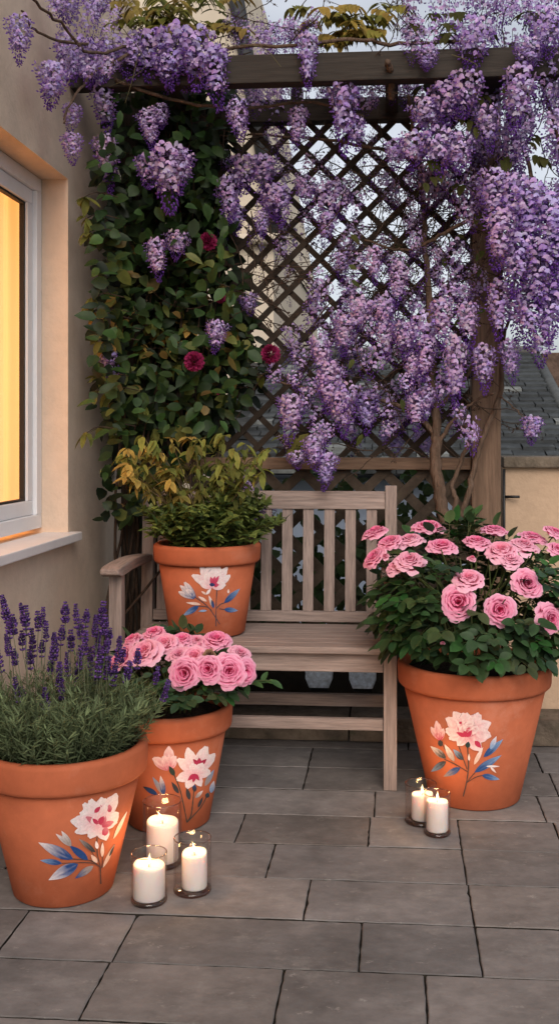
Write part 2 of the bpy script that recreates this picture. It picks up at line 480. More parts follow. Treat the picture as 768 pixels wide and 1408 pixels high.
# ---- pergola and trellis
YP = 3.78
perg = thing('pergola', 'dark timber pergola with diamond lattice trellis behind the bench', 'pergola', (-0.3, YP, 0))
pr0, pr1 = at(648, 600, YP - .054).x, at(688, 600, YP - .054).x
pl0, pl1 = at(166, 600, YP - .054).x, at(194, 600, YP - .054).x
for (a, c_, m_) in ((pr0, pr1, 'post_z'), (pl0, pl1, 'dark_z')):
    b = MB(); b.box(a, c_, YP - .054, YP + .054, 0.0885, 2.375); b.build('post', M[m_], perg, bevel=0.005)
b = MB(); b.box(WX + .002, 1.15, 3.37, 3.43, 2.275, 2.37); b.build('beam', M['dark_x'], perg, bevel=0.004)
b = MB(); b.box(pl1 + .002, pr0 - .002, YP - .03, YP + .03, 2.262, 2.345); b.build('rail', M['dark_x'], perg, bevel=0.004)
b = MB(); b.box(pl1 + .002, pr0 - .002, YP - .035, YP + .03, 0.978, 1.022); b.build('rail', M['post_x'], perg, bevel=0.004)
for px_ in (250, 538):
    x = at(px_, 120, 3.6).x
    b = MB(); b.box(x - .022, x + .022, 3.432, YP - .032, 2.285, 2.335); b.build('rafter', M['dark_y'], perg, bevel=0.003)
for px_ in (668,):
    b = MB(); b.box(pr0 + .02, pr1 - .02, 3.432, YP - .056, 2.28, 2.36); b.build('rafter', M['dark_y'], perg, bevel=0.003)
fx = at(408, 60, YP)
b = MB(); b.lathe([(0.0, 2.50), (.006, 2.485), (.022, 2.43), (.024, 2.41), (.014, 2.40), (.024, 2.385), (.024, 2.347)], 14, (fx.x, YP)); b.build('finial', M['dark_z'], perg)
def lattice(x0, x1, z0, z1, period, w, th, y, mb):
    """diagonal slats in two layers clipped to the rectangle"""
    for lay, sg in ((0, 1), (1, -1)):
        yc = y + (th if lay else 0) * 1.02
        H = z1 - z0
        off = x0 - H - period
        k = 0
        while off < x1 + H + period:
            # centre line x = off + sg*(z - z0) (+H when sg<0)
            base = off if sg > 0 else off + H
            poly = []
            hw_ = w / sqrt(2)
            # clip parallelogram |x - base - sg (z-z0)| < hw_ against rectangle
            P_ = [(base - hw_, z0), (base + hw_, z0), (base + sg * H + hw_, z1), (base + sg * H - hw_, z1)]
            for (axis, lim, keep) in ((0, x0, 1), (0, x1, -1)):
                Q = []
                for i in range(len(P_)):
                    a, b2 = P_[i], P_[(i + 1) % len(P_)]
                    ia = (a[0] - lim) * keep >= 0; ib = (b2[0] - lim) * keep >= 0
                    if ia: Q.append(a)
                    if ia != ib:
                        t = (lim - a[0]) / (b2[0] - a[0]); Q.append((lim, a[1] + (b2[1] - a[1]) * t))
                P_ = Q
                if len(P_) < 3: break
            if len(P_) >= 3:
                jy = U(-.0006, .0006)
                f_ = [mb.av((p[0], yc - th / 2 + jy, p[1])) for p in P_]; r_ = [mb.av((p[0], yc + th / 2 + jy, p[1])) for p in P_]
                mb.af(f_); mb.af(r_[::-1]); n = len(P_)
                for i in range(n): mb.af((f_[i], r_[i], r_[(i + 1) % n], f_[(i + 1) % n]))
            off += period
l1 = MB(); lattice(pl1 + .003, pr0 - .003, 1.0235, 2.261, 0.116, 0.0215, 0.009, YP, l1); l1.build('lattice_panel', M['lattice'], perg)
l2 = MB(); lattice(pl1 + .003, pr0 - .003, 0.362, 0.977, 0.150, 0.036, 0.010, YP, l2); l2.build('lattice_panel', M['lattice_low'], perg)

# iron bracket on the parapet beside the post
ib = MB(); q = at(690, 645, YW - .012); q2 = at(690, 730, YW - .012)
ib.tube([q + Vector((.006, 0, 0)), q2 + Vector((.006, 0, -.2))], .005, n=8)
h0 = at(692, 683, YW - .012); ib.tube([h0 + Vector((.003, 0, 0)), h0 + Vector((.03, -.012, .001)), h0 + Vector((.055, -.02, .001))], .005, n=8)
tag(ib.build('wall_bracket', M['metal']), 'black iron rod with a short side arm beside the thick post', 'bracket')

# ---- neighbouring slate roofed house
nh = thing('slate_house', 'neighbouring pale house with a dark slate roof beyond the low wall', 'house', (-0.3, 9, -3))
ye, yr_, ze, zr = 6.6, 9.2, 0.86, at(700, 486, 9.2).z
xa, xb = at(330, 600, ye).x, at(818, 600, ye).x
xrt = at(733, 490, yr_).x
b = MB(); b.box(xa + .1, xb - .1, ye + .25, 11.6, -3.0, ze - .05); b.build('wall', M['palewall'], nh)
sr = MB(); nrow = 22
for r in range(nrow):
    t0, t1 = r / nrow, (r + 1) / nrow + 0.01
    xe = xb + (xrt - xb) * t0
    x = xa - U(0, .2)
    while x < xe:
        wd = U(.14, .24); x1 = min(x + wd, xe)
        g_ = U(.7, 1.35); sr.col = (0.034 * g_, 0.039 * g_, 0.042 * g_)
        if rnd.random() < .07: sr.col = (.16, .17, .165)
        ya, yb = ye + (yr_ - ye) * t0 - U(0, .015), ye + (yr_ - ye) * t1
        za, zb = ze + (zr - ze) * t0, ze + (zr - ze) * t1
        l = U(.026, .04)
        i = [sr.av((x + .004, ya, za + l)), sr.av((x1 - .004, ya, za + l + U(-.005, .005))), sr.av((x1 - .004, yb, zb + .012)), sr.av((x + .004, yb, zb + .012)),
             sr.av((x + .004, ya, za)), sr.av((x1 - .004, ya, za))]
        sr.af((i[0], i[1], i[2], i[3])); sr.af((i[4], i[5], i[1], i[0]))
        x = x1
sr.col = (.03, .033, .035)
q = [sr.av(p) for p in ((xa - .3, ye, ze - .01), (xb, ye, ze - .01), (xrt, yr_, zr - .01), (xa - .3, yr_, zr - .01))]; sr.af(q)
q = [sr.av(p) for p in ((xb, ye, ze - .01), (xb, 11.8, ze - .01), (xrt, yr_, zr - .01))]; sr.af(q)
q = [sr.av(p) for p in ((xa - .3, 11.8, ze - .01), (xb, 11.8, ze - .01), (xrt, yr_, zr - .01), (xa - .3, yr_, zr - .01))]; sr.af(q[::-1])
roof = sr.build('roof', M['slate'], nh)
rd = MB(); rd.col = (.09, .085, .08)
rd.tube([(xa - .3, yr_, zr + .01), (xrt + .02, yr_, zr + .01)], .055, n=8)
rd.build('ridge_tiles', M['slate'], roof)
hp = MB(); hp.col = (.07, .075, .075); hp.tube([(xrt, yr_, zr + .01), (xb, ye, ze + .02)], .045, n=8); hp.build('hip_tiles', M['slate'], roof)
ch = MB(); cx_ = at(758, 500, 10.2); ch.box(cx_.x - .12, cx_.x + .5, 10.0, 10.5, 0.6, at(758, 487, 10.2).z); ch.build('chimney', M['brick'], roof, bevel=.01)
# ---- cream house beyond the trellis
ch_ = thing('cream_house', 'tall cream house with a steep dark roof beyond the left of the trellis', 'house', (-3, 9.5, -3))
e0 = at(376, 330, 9.0); e1 = at(318, 0, 9.0); xw = at(60, 300, 9.0).x
b = MB(); b.box(xw, e0.x, 9.0, 14, -3.0, e0.z); b.build('wall', M['cream'], ch_)
b = MB(); b.col = (.05, .05, .055)
slope = (e1.x - e0.x) / (e1.z - e0.z)
for zz0, zz1, dx in ((e0.z, e0.z + 4.0, 0.0),):
    A = [(e0.x + .02, 9.05), (e0.x + .02, 14), (xw, 14), (xw, 9.05)]
    lo_ = [b.av((p[0], p[1], zz0 + .004)) for p in A]
    dx = slope * (zz1 - zz0)
    hi_ = [b.av((p[0] + (dx if i < 2 else 0), p[1], zz1)) for i, p in enumerate(A)]
    for i in range(4): b.af((lo_[i], lo_[(i + 1) % 4], hi_[(i + 1) % 4], hi_[i]))
    b.af(hi_)
b.build('roof', M['cream'], ch_)
b = MB(); b.col = (.035, .036, .04)
dv = Vector((e1.x - e0.x, 0, e1.z - e0.z)).normalized()
b.tube([Vector((e0.x + .05, 8.98, e0.z - .05)), Vector((e0.x + .05, 8.98, e0.z)) + dv * 4], .07, n=8)
b.build('verge', M['slate'], ch_)
b = MB(); b.tube([(xw, 8.93, e0.z), (e0.x + .08, 8.93, e0.z)], .05, n=8); b.build('gutter', M['cream'], ch_)

#@@BENCH
# ================================================================== BENCH
bench = thing('garden_bench', 'weathered wooden slatted garden bench in front of the trellis', 'bench', (-0.44, 3.4, 0))
YF, YB = 3.20, 3.60
xR = at(536, 900, YF).x; xL = xR - 0.868
hwid = .0205
def leg_front(x):
    b = MB(); b.box(x - hwid, x + hwid, YF - hwid, YF + hwid, 0, .656); return b
for x in (xL, xR): leg_front(x).build('leg', M['bench_z'], bench, bevel=.002)
def back_leg(x):
    """rear leg running up, leaning back above the seat, as the backrest post"""
    b = MB()
    pr = [(YB - .02, 0), (YB - .02, .42), (YB + .018, .925), (YB + .056, .925), (YB + .024, .42), (YB + .024, 0)]
    l = [b.av((x - hwid, y, z)) for y, z in pr]; r = [b.av((x + hwid, y, z)) for y, z in pr]
    b.af((l[0], l[1], l[4], l[5])); b.af((l[1], l[2], l[3], l[4])); b.af((r[5], r[4], r[1], r[0])); b.af((r[4], r[3], r[2], r[1]))
    for i in range(6): b.af((l[i], r[i], r[(i + 1) % 6], l[(i + 1) % 6]))
    return b
for x in (xL, xR): back_leg(x).build('leg', M['bench_z'], bench, bevel=.002)
xi0, xi1 = xL + hwid + .001, xR - hwid - .001
def lean(z): return YB - .02 + (z - .42) / .505 * .038
seat = MB()
yy = YF - .035
for k in range(6):
    wd = .062 if k else .07
    x0, x1 = (xL - .004, xR + .004) if False else (xi0, xi1)
    seat.box(x0, x1, yy, yy + wd, .424, .445 - .0006 * k)
    yy += wd + .006
seat.build('seat', M['bench_x'], bench, bevel=.003)
b = MB(); b.box(xi0, xi1, YF - .012, YF + .014, .364, .4225); b.build('apron', M['bench_x'], bench, bevel=.002)
b = MB(); b.box(xi0, xi1, YB - .012, YB + .012, .364, .4225); b.build('apron', M['bench_x'], bench, bevel=.002)
for x in (xL, xR):
    b = MB(); b.box(x - .012, x + .012, YF + hwid + .001, YB - .021, .364, .4225); b.build('apron', M['bench_y'], bench, bevel=.002)
    b = MB(); b.box(x - .012, x + .012, YF + hwid + .001, YB - .021, .185, .222); b.build('stretcher', M['bench_y'], bench, bevel=.002)
b = MB(); b.box(xi0, xi1, YF - .010, YF + .012, .182, .217); b.build('stretcher', M['bench_x'], bench, bevel=.002)
b = MB(); b.box(xi0, xi1, YB - .010, YB + .012, .150, .192); b.build('stretcher', M['bench_x'], bench, bevel=.002)
# back: top rail, low rail, vertical slats
def slab_lean(x0, x1, z0, z1, d0, d1):
    b = MB()
    i = [b.av((x, lean(z) + d, z)) for z in (z0, z1) for d in (d0, d1) for x in (x0, x1)]
    for q in ((0, 2, 3, 1), (4, 5, 7, 6), (0, 1, 5, 4), (2, 6, 7, 3), (0, 4, 6, 2), (1, 3, 7, 5)): b.af([i[k] for k in q])
    return b
slab_lean(xi0, xi1, .842, .905, .004, .034).build('top_rail', M['bench_x'], bench, bevel=.003)
slab_lean(xi0, xi1, .4465, .482, .006, .032).build('low_rail', M['bench_x'], bench, bevel=.002)
xs0 = at(510.5, 780, lean(.65) + .02).x
k = 0
while xs0 - k * .0748 > xi0 + .03:
    x = xs0 - k * .0748
    slab_lean(x - .0185, x + .0185, .4825, .8415, .011, .026).build('back_slat', M['bench_z'], bench, bevel=.0015); k += 1
# armrests: gently waved boards with a rounded nose
def arm(x):
    b = MB(); b.smooth = True
    n = 14; rows = []
    for i in range(n + 1):
        t = i / n; y = YF - .075 + (YB - .018 - (YF - .075)) * t
        zt = .690 + .009 * sin(t * pi * 1.15 - .25) - .006 * t
        if i == 0: zt -= .004
        th_ = .034 if i else .020
        zb = max(.6575, zt - th_) if i else zt - .014 - .002
        hw2 = .034 - .008 * t - (.004 if i == 0 else 0)
        rows.append([b.av((x - hw2, y, zt)), b.av((x + hw2, y, zt)), b.av((x + hw2, y, zb)), b.av((x - hw2, y, zb))])
    for a, c_ in zip(rows, rows[1:]):
        for j in range(4): b.af((a[j], c_[j], c_[(j + 1) % 4], a[(j + 1) % 4]))
    b.af(rows[0]); b.af(rows[-1][::-1])
    b.smooth = False; b.sm = [False] * len(b.f)
    return b
for x in (xL, xR): arm(x - (.004 if x == xL else -.004)).build('armrest', M['bench_y'], bench, bevel=.006, seg=3)

#@@POTS
# ================================================================== POTS
WHITE, PINK, MAG, BLUE, LBLUE, DARK, GREY, CREAM_ = (.80, .70, .70), (.78, .42, .46), (.46, .035, .09), (.022, .065, .21), (.24, .36, .56), (.045, .045, .05), (.33, .27, .25), (.72, .50, .40)
class Pot:
    def __init__(s, loc, R, r0, H, name, label, lip=.062):
        s.loc = Vector(loc); s.R, s.r0, s.H, s.lip = R, r0, H, lip
        s.root = thing(name, label, 'flower pot', s.loc, 'painted terracotta pots')
        zl = H - lip; s.rl = R - .014      # wall radius under the rim band
        s.zl = zl
        b = MB(); x, y, z = s.loc
        b.lathe([(0.0, z + .001), (r0 - .006, z + .001), (r0, z + .006), (s.rl, z + zl), (s.rl - .012, z + zl), (r0 - .014, z + .02), (0, z + .02)], 72, (x, y))
        s.body = b
        b2 = MB()
        b2.lathe([(s.rl - .004, z + zl - .004), (R - .006, z + zl - .004), (R - .001, z + zl + .001), (R + .001, z + zl + .008), (R + .003, z + H - .012), (R + .001, z + H - .004), (R - .006, z + H),
                  (R - .016, z + H), (R - .020, z + H - .005), (s.rl - .013, z + zl - .004)], 72, (x, y))
        s.rim = b2
        s.zs = H - .03
        b3 = MB(); n = 40; rr = s.rl - .004; rings = []
        for k in range(7):
            q = k / 6
            rings.append([b3.av((x + rr * q * cos(2 * pi * j / n), y + rr * q * sin(2 * pi * j / n), z + s.zs + .018 * (1 - q * q) + (U(-.006, .006) if 0 < k < 6 else 0))) for j in range(n)])
        for a, c_ in zip(rings[1:], rings[2:]):
            for j in range(n): b3.af((a[j], a[(j + 1) % n], c_[(j + 1) % n], c_[j]))
        b3.af(rings[1])
        s.soil = b3
        s.layer = 0
    def hit(s, px, py, off):
        d = ray(px, py); o = Vector((0, 0, EYE)) - s.loc
        lo_, hi_ = 0.5, None
        t = 1.0
        base = (-o.xy).length
        t = base - s.R - .05
        tr = lambda z: s.r0 + (s.rl - s.r0) * z / s.zl + off
        last = t
        while t < base:
            p = o + d * t
            if p.xy.length < tr(p.z):
                a, c_ = last, t
                for _ in range(22):
                    m_ = (a + c_) / 2; p = o + d * m_
                    if p.xy.length < tr(p.z): c_ = m_
                    else: a = m_
                return s.loc + o + d * c_
            last = t; t += .004
        return s.loc + o + d * base
    def petal(s, b0, tip, w, c0, c1, bend=0.0, round_=False, streak=.25, n=9, m=6):
        s.layer += 1; off = .0006 + s.layer * .00003
        b = s.body; b.mi = 1; b.smooth = True
        dx, dy = tip[0] - b0[0], tip[1] - b0[1]; L_ = sqrt(dx * dx + dy * dy); nx, ny = -dy / L_, dx / L_
        rows = []
        ph = U(0, 6)
        for i in range(n + 1):
            t = i / n
            if round_: ww = w * .5 * max(.14, sin(pi * min(1, t * .80 + .07)) ** .55) * (1 if t < .97 else .78)
            else: ww = w * .5 * max(.03, sin(pi * t ** .8) ** .9)
            row = []
            for j in range(m + 1):
                u_ = j / m * 2 - 1
                tt = t * L_
                ex = sqrt(max(0, 1 - u_ * u_)) * .12 * L_ * t if round_ else 0
                wob = (.04 * w * sin(u_ * 5 + ph) * (t > .6)) if round_ else 0
                q = bend * sin(pi * t) * L_
                px_ = b0[0] + dx / L_ * (tt - .1 * L_ * t * (1 if round_ else 0) + ex + wob) + nx * (u_ * ww + q)
                py_ = b0[1] + dy / L_ * (tt - .1 * L_ * t * (1 if round_ else 0) + ex + wob) + ny * (u_ * ww + q)
                st = streak * (sin(u_ * 7 + ph) * .5 + U(-.5, .5))
                k_ = min(1, max(0, t ** (.9 if round_ else 1.7) * 1.15 + st - .05))
                row.append(b.av(s.hit(px_, py_, off), jit(mixc(c0, c1, k_), .05)))
            rows.append(row)
        for a, c_ in zip(rows, rows[1:]):
            for j in range(m): b.af((a[j], c_[j], c_[j + 1], a[j + 1]))
        b.mi = 0; b.smooth = False
    def line(s, pts, w, c):
        P_ = [Vector((p[0], p[1], 0)) for p in pts]; P_ = spline(P_, 6)
        s.layer += 1; off = .0006 + s.layer * .00003; b = s.body; b.mi = 1; b.smooth = True
        prev = None
        for k, p in enumerate(P_):
            t = (P_[min(k + 1, len(P_) - 1)] - P_[max(k - 1, 0)]).normalized(); nn = Vector((-t.y, t.x, 0)); ww = w * U(.38, .62)
            row = [b.av(s.hit(p.x + nn.x * ww * u_, p.y + nn.y * ww * u_, off), jit(c, .15)) for u_ in (-1, 0, 1)]
            if prev: b.af((prev[0], row[0], row[1], prev[1])); b.af((prev[1], row[1], row[2], prev[2]))
            prev = row
        b.mi = 0; b.smooth = False
    def done(s):
        s.body.build('pot_body', [M['terra'], M['paint']], s.root)
        s.rim.build('rim', M['terra'], s.root)
        s.soil.build('soil', M['soil'], s.root)

def g2(px, py): return on_plane(px, py, 0)
potL = Pot(g2(88, 1220), .200, .119, .358, 'terracotta_pot', 'terracotta pot at the front left holding lavender, with blue painted leaves', .070)
potM = Pot(g2(233, 1127), .1775, .115, .334, 'terracotta_pot', 'terracotta pot in the gap behind the tall candle, holding tightly packed pink roses', .062)
potR = Pot(g2(651, 1094), .2305, .138, .416, 'terracotta_pot', 'largest terracotta pot, right of the bench, holding the tall rose bush', .066)
potB = Pot(on_plane(285, 869, .446), .1755, .125, .300, 'terracotta_pot', 'terracotta pot standing on the bench seat', .058)

def mapper(x0, y0, k): return lambda x, y: (x0 + x / k, y0 + y / k)
# front left pot
q = mapper(30, 1080, 4.518); p = potL
for pts, w in (([(468, 320), (470, 420), (488, 510), (492, 612)], 1.6), ([(490, 510), (430, 468), (330, 458), (240, 456)], 1.4), ([(488, 505), (420, 480), (250, 484)], 1.1), ([(470, 480), (440, 420), (385, 350)], 1.2), ([(495, 515), (505, 440), (500, 350)], 1.1), ([(500, 510), (545, 440), (578, 365)], 1.1)):
    p.line([q(*a) for a in pts], w, (.10, .055, .045))
for a, c_, w, k0, k1 in (((320, 458), (105, 355), 15, BLUE, WHITE), ((250, 484), (115, 465), 8, BLUE, LBLUE), ((350, 488), (168, 588), 16, BLUE, WHITE), ((445, 500), (332, 578), 9, GREY, BLUE),
                         ((412, 462), (296, 372), 10, BLUE, BLUE), ((308, 378), (212, 300), 7, GREY, WHITE), ((308, 378), (248, 282), 8, GREY, WHITE), ((505, 510), (578, 365), 5, CREAM_, GREY),
                         ((570, 332), (655, 160), 5, CREAM_, WHITE), ((500, 445), (503, 355), 5, CREAM_, WHITE), ((458, 415), (356, 332), 7, DARK, GREY), ((470, 395), (462, 345), 5, WHITE, WHITE), ((545, 440), (575, 375), 3, DARK, DARK), ((470, 480), (430, 430), 6, CREAM_, CREAM_)):
    p.petal(q(*a), q(*c_), w, k0, k1)
for c_, w in (((428, 88), 20), ((505, 78), 24), ((386, 112), 16), ((590, 55), 20), ((368, 165), 22), ((600, 175), 22), ((308, 222), 20), ((335, 292), 15), ((590, 225), 18), ((420, 325), 16), ((525, 338), 18)):
    p.petal(q(478, 235), q(*c_), w, PINK, WHITE, round_=True)
for a, c_, w in (((450, 175), (495, 125), 9), ((545, 165), (545, 120), 7), ((470, 240), (400, 195), 8), ((480, 240), (515, 185), 13), ((500, 255), (570, 225), 8), ((510, 310), (530, 260), 9)):
    p.petal(q(*a), q(*c_), w, MAG, mixc(MAG, PINK, .4), round_=True, n=5, m=4)
for c_, w in (((440, 200), 15), ((470, 110), 13), ((530, 110), 10)): p.petal(q(475, 232), q(*c_), w, PINK, WHITE, round_=True, streak=.5)
for a, c_, w in (((474, 240), (440, 205), 6), ((480, 240), (510, 190), 8), ((452, 170), (490, 130), 6)): p.petal(q(*a), q(*c_), w, MAG, MAG, n=5, m=3)
# large right pot
q = mapper(570, 960, 5.12); p = potR
for pts, w in (([(368, 335), (375, 480), (360, 600), (338, 692)], 1.5), ([(372, 520), (290, 470), (205, 430)], 1.3), ([(365, 500), (340, 430), (305, 330)], 1.1), ([(362, 595), (430, 555), (490, 542)], 1.3), ([(365, 590), (420, 525), (480, 470)], 1.2), ([(175, 290), (200, 340), (260, 440)], 1.2)):
    p.line([q(*a) for a in pts], w, (.09, .055, .045))
for a, c_, w, k0, k1 in (((218, 425), (108, 338), 9, DARK, WHITE), ((275, 445), (208, 325), 8, GREY, WHITE), ((218, 445), (112, 518), 9, DARK, LBLUE), ((318, 490), (200, 552), 9, BLUE, GREY), ((338, 435), (268, 360), 8, DARK, LBLUE),
                         ((418, 522), (606, 402), 10, BLUE, LBLUE), ((470, 542), (594, 572), 8, BLUE, LBLUE), ((482, 415), (618, 290), 9, BLUE, LBLUE), ((530, 360), (572, 268), 7, LBLUE, WHITE), ((415, 468), (478, 345), 6, CREAM_, WHITE),
                         ((500, 480), (596, 480), 3, WHITE, WHITE), ((530, 485), (572, 528), 3, WHITE, CREAM_), ((380, 440), (378, 390), 3, WHITE, CREAM_), ((185, 340), (170, 290), 7, DARK, DARK)):
    p.petal(q(*a), q(*c_), w, k0, k1)
for c_, w in (((112, 205), 9), ((150, 162), 10), ((198, 215), 8), ((165, 200), 6)): p.petal(q(178, 292), q(*c_), w, MAG, mixc(PINK, WHITE, .5), round_=True, streak=.5)
for c_, w in (((275, 98), 20), ((350, 105), 24), ((452, 110), 22), ((222, 140), 18), ((528, 172), 20), ((216, 225), 18), ((530, 262), 22), ((240, 285), 12), ((300, 332), 14), ((460, 365), 18)):
    p.petal(q(362, 255), q(*c_), w, mixc(PINK, MAG, .35), mixc(WHITE, PINK, .25), round_=True, streak=.45)
for c_, w in (((300, 165), 16), ((400, 160), 18), ((340, 190), 18), ((440, 200), 14)): p.petal(q(362, 258), q(*c_), w, MAG, mixc(WHITE, PINK, .15), round_=True, streak=.6)
for a, c_, w in (((360, 275), (345, 230), 8), ((365, 275), (400, 225), 6), ((355, 270), (290, 240), 6), ((310, 180), (330, 165), 4), ((420, 300), (465, 350), 7)): p.petal(q(*a), q(*c_), w, MAG, MAG, n=5, m=3)
p.petal(q(368, 350), q(375, 305), 7, (.02, .04, .04), (.02, .05, .06))
# pot on the bench
q = mapper(220, 760, 5.908); p = potB
for pts, w in (([(462, 300), (455, 450), (455, 598)], 1.3), ([(275, 355), (390, 440), (485, 580)], 1.2), ([(455, 455), (490, 420), (528, 405)], 1.1), ([(310, 435), (380, 440), (420, 470)], 1.0), ([(480, 455), (530, 462)], 1.0)):
    p.line([q(*a) for a in pts], w, (.08, .06, .07))
for a, c_, w, k0, k1 in (((315, 432), (186, 512), 8, BLUE, LBLUE), ((522, 408), (648, 292), 8, BLUE, LBLUE), ((520, 460), (632, 470), 7, BLUE, LBLUE), ((435, 450), (396, 348), 5, GREY, WHITE), ((330, 420), (212, 405), 4, CREAM_, WHITE), ((380, 470), (310, 475), 3, LBLUE, LBLUE), ((380, 395), (310, 355), 4, CREAM_, WHITE), ((375, 340), (415, 290), 4, WHITE, WHITE), ((375, 340), (335, 312), 3, CREAM_, WHITE), ((555, 330), (555, 295), 3, WHITE, CREAM_), ((435, 450), (420, 380), 4, BLUE, DARK)):
    p.petal(q(*a), q(*c_), w, k0, k1)
for c_, w in (((152, 318), 9), ((165, 268), 8), ((200, 240), 9), ((215, 300), 9)): p.petal(q(282, 365), q(*c_), w, BLUE, WHITE, round_=True, streak=.4)
for c_, w in (((332, 112), 13), ((545, 120), 12), ((262, 182), 12), ((568, 185), 12), ((400, 98), 18), ((470, 102), 18), ((320, 240), 12), ((530, 260), 12), ((435, 130), 20), ((375, 170), 14), ((490, 170), 14)):
    p.petal(q(425, 275), q(*c_), w, PINK, WHITE, round_=True)
for c_, w in (((410, 195), 6), ((445, 190), 6), ((480, 185), 5), ((480, 260), 6)): p.petal(q(432, 265), q(*c_), w, MAG, (.62, .10, .18), n=5, m=4)
p.petal(q(400, 258), q(450, 262), 5, (.03, .04, .12), (.03, .05, .14))
# pot behind the candles
q = mapper(130, 850, 2.954); p = potM
for pts, w in (([(405, 680), (400, 740), (392, 800), (375, 830)], 1.4), ([(312, 612), (345, 690), (368, 790), (375, 830)], 1.4), ([(375, 830), (430, 770), (455, 725)], 1.2)):
    p.line([q(*a) for a in pts], w, (.06, .055, .045))
for a, c_, w, k0, k1 in (((448, 682), (485, 615), 7, GREY, LBLUE), ((282, 718), (236, 645), 7, GREY, LBLUE), ((282, 718), (268, 640), 8, BLUE, WHITE), ((255, 716), (197, 684), 7, BLUE, DARK), ((342, 712), (313, 665), 6, DARK, DARK), ((386, 738), (374, 688), 6, DARK, DARK), ((410, 730), (440, 700), 5, GREY, WHITE), ((408, 705), (403, 672), 6, DARK, BLUE), ((455, 730), (462, 708), 6, DARK, (.02, .09, .12)), ((420, 770), (440, 725), 4, DARK, DARK), ((472, 710), (485, 660), 7, LBLUE, WHITE)):
    p.petal(q(*a), q(*c_), w, k0, k1)
for c_, w in (((238, 568), 14), ((302, 522), 15), ((328, 560), 13), ((280, 560), 13)): p.petal(q(302, 612), q(*c_), w, mixc(MAG, PINK, .3), mixc(WHITE, PINK, .35), round_=True, streak=.35)
p.petal(q(325, 640), q(302, 600), 7, (.03, .05, .04), (.03, .05, .04))
for c_, w in (((378, 528), 16), ((455, 522), 18), ((488, 552), 16), ((338, 572), 15), ((470, 625), 15), ((334, 655), 15), ((375, 690), 14), ((432, 682), 12)):
    p.petal(q(408, 630), q(*c_), w, PINK, WHITE, round_=True)
for c_, w in (((400, 572), 6), ((425, 566), 7), ((455, 572), 6)): p.petal(q(425, 600), q(*c_), w, MAG, (.30, .02, .05), n=5, m=4)
for c_, w in (((395, 590), 12), ((440, 590), 12), ((418, 600), 10)): p.petal(q(412, 632), q(*c_), w, PINK, WHITE, round_=True)
for c_, w in (((378, 660), 6), ((425, 660), 5), ((400, 668), 6)): p.petal(q(408, 632), q(*c_), w, MAG, MAG, n=5, m=4)
for p in (potL, potM, potR, potB): p.done()

#@@PLANTS
# ================================================================== ROSES
def rose_mesh(name, seed, R, cin, cout, openness=1.0, n_pet=40, rim=(.97, .60, .74)):
    """a full garden rose: concentric cupped petals whose rims roll outward; local +Z is the open side, R its radius"""
    r_ = random.Random(seed); u_ = r_.uniform
    b = MB(); b.smooth = True
    for k in range(n_pet):
        q = (k + .5) / n_pet                      # 0 heart .. 1 outside
        a = k * 2.39996 + u_(-.25, .25)
        rho = R * (.07 + .90 * q ** .78 * openness) * u_(.93, 1.07)
        zt = R * (.34 - .36 * q ** 1.7) + R * u_(-.05, .05)
        zb = R * (-.30 - .10 * q)
        half = min(1.5, .62 * R / (rho + .12 * R) * u_(.85, 1.15) + .22)
        roll = (.05 + .26 * q) * R * u_(.6, 1.3)
        tx, ty = u_(-.07, .07) * R, u_(-.07, .07) * R
        nu, nv = 8, 7; ph, ph2 = u_(0, 6), u_(0, 6); notch = u_(0, .10)
        rows = []
        for i in range(nv + 1):
            v = i / nv
            row = []
            for j in range(nu + 1):
                s_ = j / nu * 2 - 1
                ve = v * (1 - .30 * abs(s_) ** 3.2 - notch * max(0, 1 - abs(s_) * 3))
                m_ = min(1, ve / .80)
                r = rho * (.22 + .78 * sin(m_ * pi / 2) ** (.9 + .5 * q))
                z = zb + (zt - zb) * m_ ** (1.15 + .7 * q)
                e = max(0, ve - .72) / .28
                r += roll * e ** 1.4; z -= roll * (.25 + .55 * q) * e ** 2.2
                r += .025 * R * sin(s_ * 5 + ph) * v; z += .030 * R * sin(s_ * 4 + ph2) * v * v
                r *= 1 + .05 * s_ * s_
                t = a + s_ * half * (.55 + .45 * sin(pi * min(1, .15 + .75 * v)))
                pos = (r * cos(t) + tx * v, r * sin(t) + ty * v, z)
                c_ = mixc(cin, cout, q ** .9)
                c_ = mixc(c_, tuple(x * y for x, y in zip(c_, (.92, .62, .70))), 1 - min(1, ve * 1.3))
                c_ = mixc(c_, rim, min(.75, max(0, e) * (.35 + .5 * q) + .10 * (abs(s_) > .85)))
                row.append(b.av(pos, c_))
            rows.append(row)
        for x_, y_ in zip(rows, rows[1:]):
            for j in range(nu): b.af((x_[j], x_[j + 1], y_[j + 1], y_[j]))
    b.col = (.06, .11, .03)
    b.lathe([(0, -.60 * R), (.10 * R, -.56 * R), (.17 * R, -.46 * R), (.15 * R, -.30 * R)], 8)
    for k in range(5):
        t = k * 1.2566; b.leaf((.1 * R * cos(t), .1 * R * sin(t), -.42 * R), (cos(t), sin(t), -.15), (0, 0, 1), .55 * R, .17 * R, (.055, .10, .03), n=3)
    return b
PK_IN, PK_OUT = (.78, .115, .30), (.90, .31, .50)
rose_meshes = []
for i in range(5):
    b = rose_mesh('rose', 40 + i, 1.0, jit(PK_IN, .12), jit(PK_OUT, .06), openness=(1.0, .84, 1.06, .93, .72)[i], n_pet=(42, 38, 46, 40, 34)[i])
    rose_meshes.append(b.mesh('rose_bloom', M['petal']))
pale_rose = [rose_mesh('rose', 60 + i, 1.0, jit((.80, .22, .37), .1), (.93, .47, .61), openness=(1.02, .9)[i], n_pet=42).mesh('rose_bloom', M['petal']) for i in range(2)]
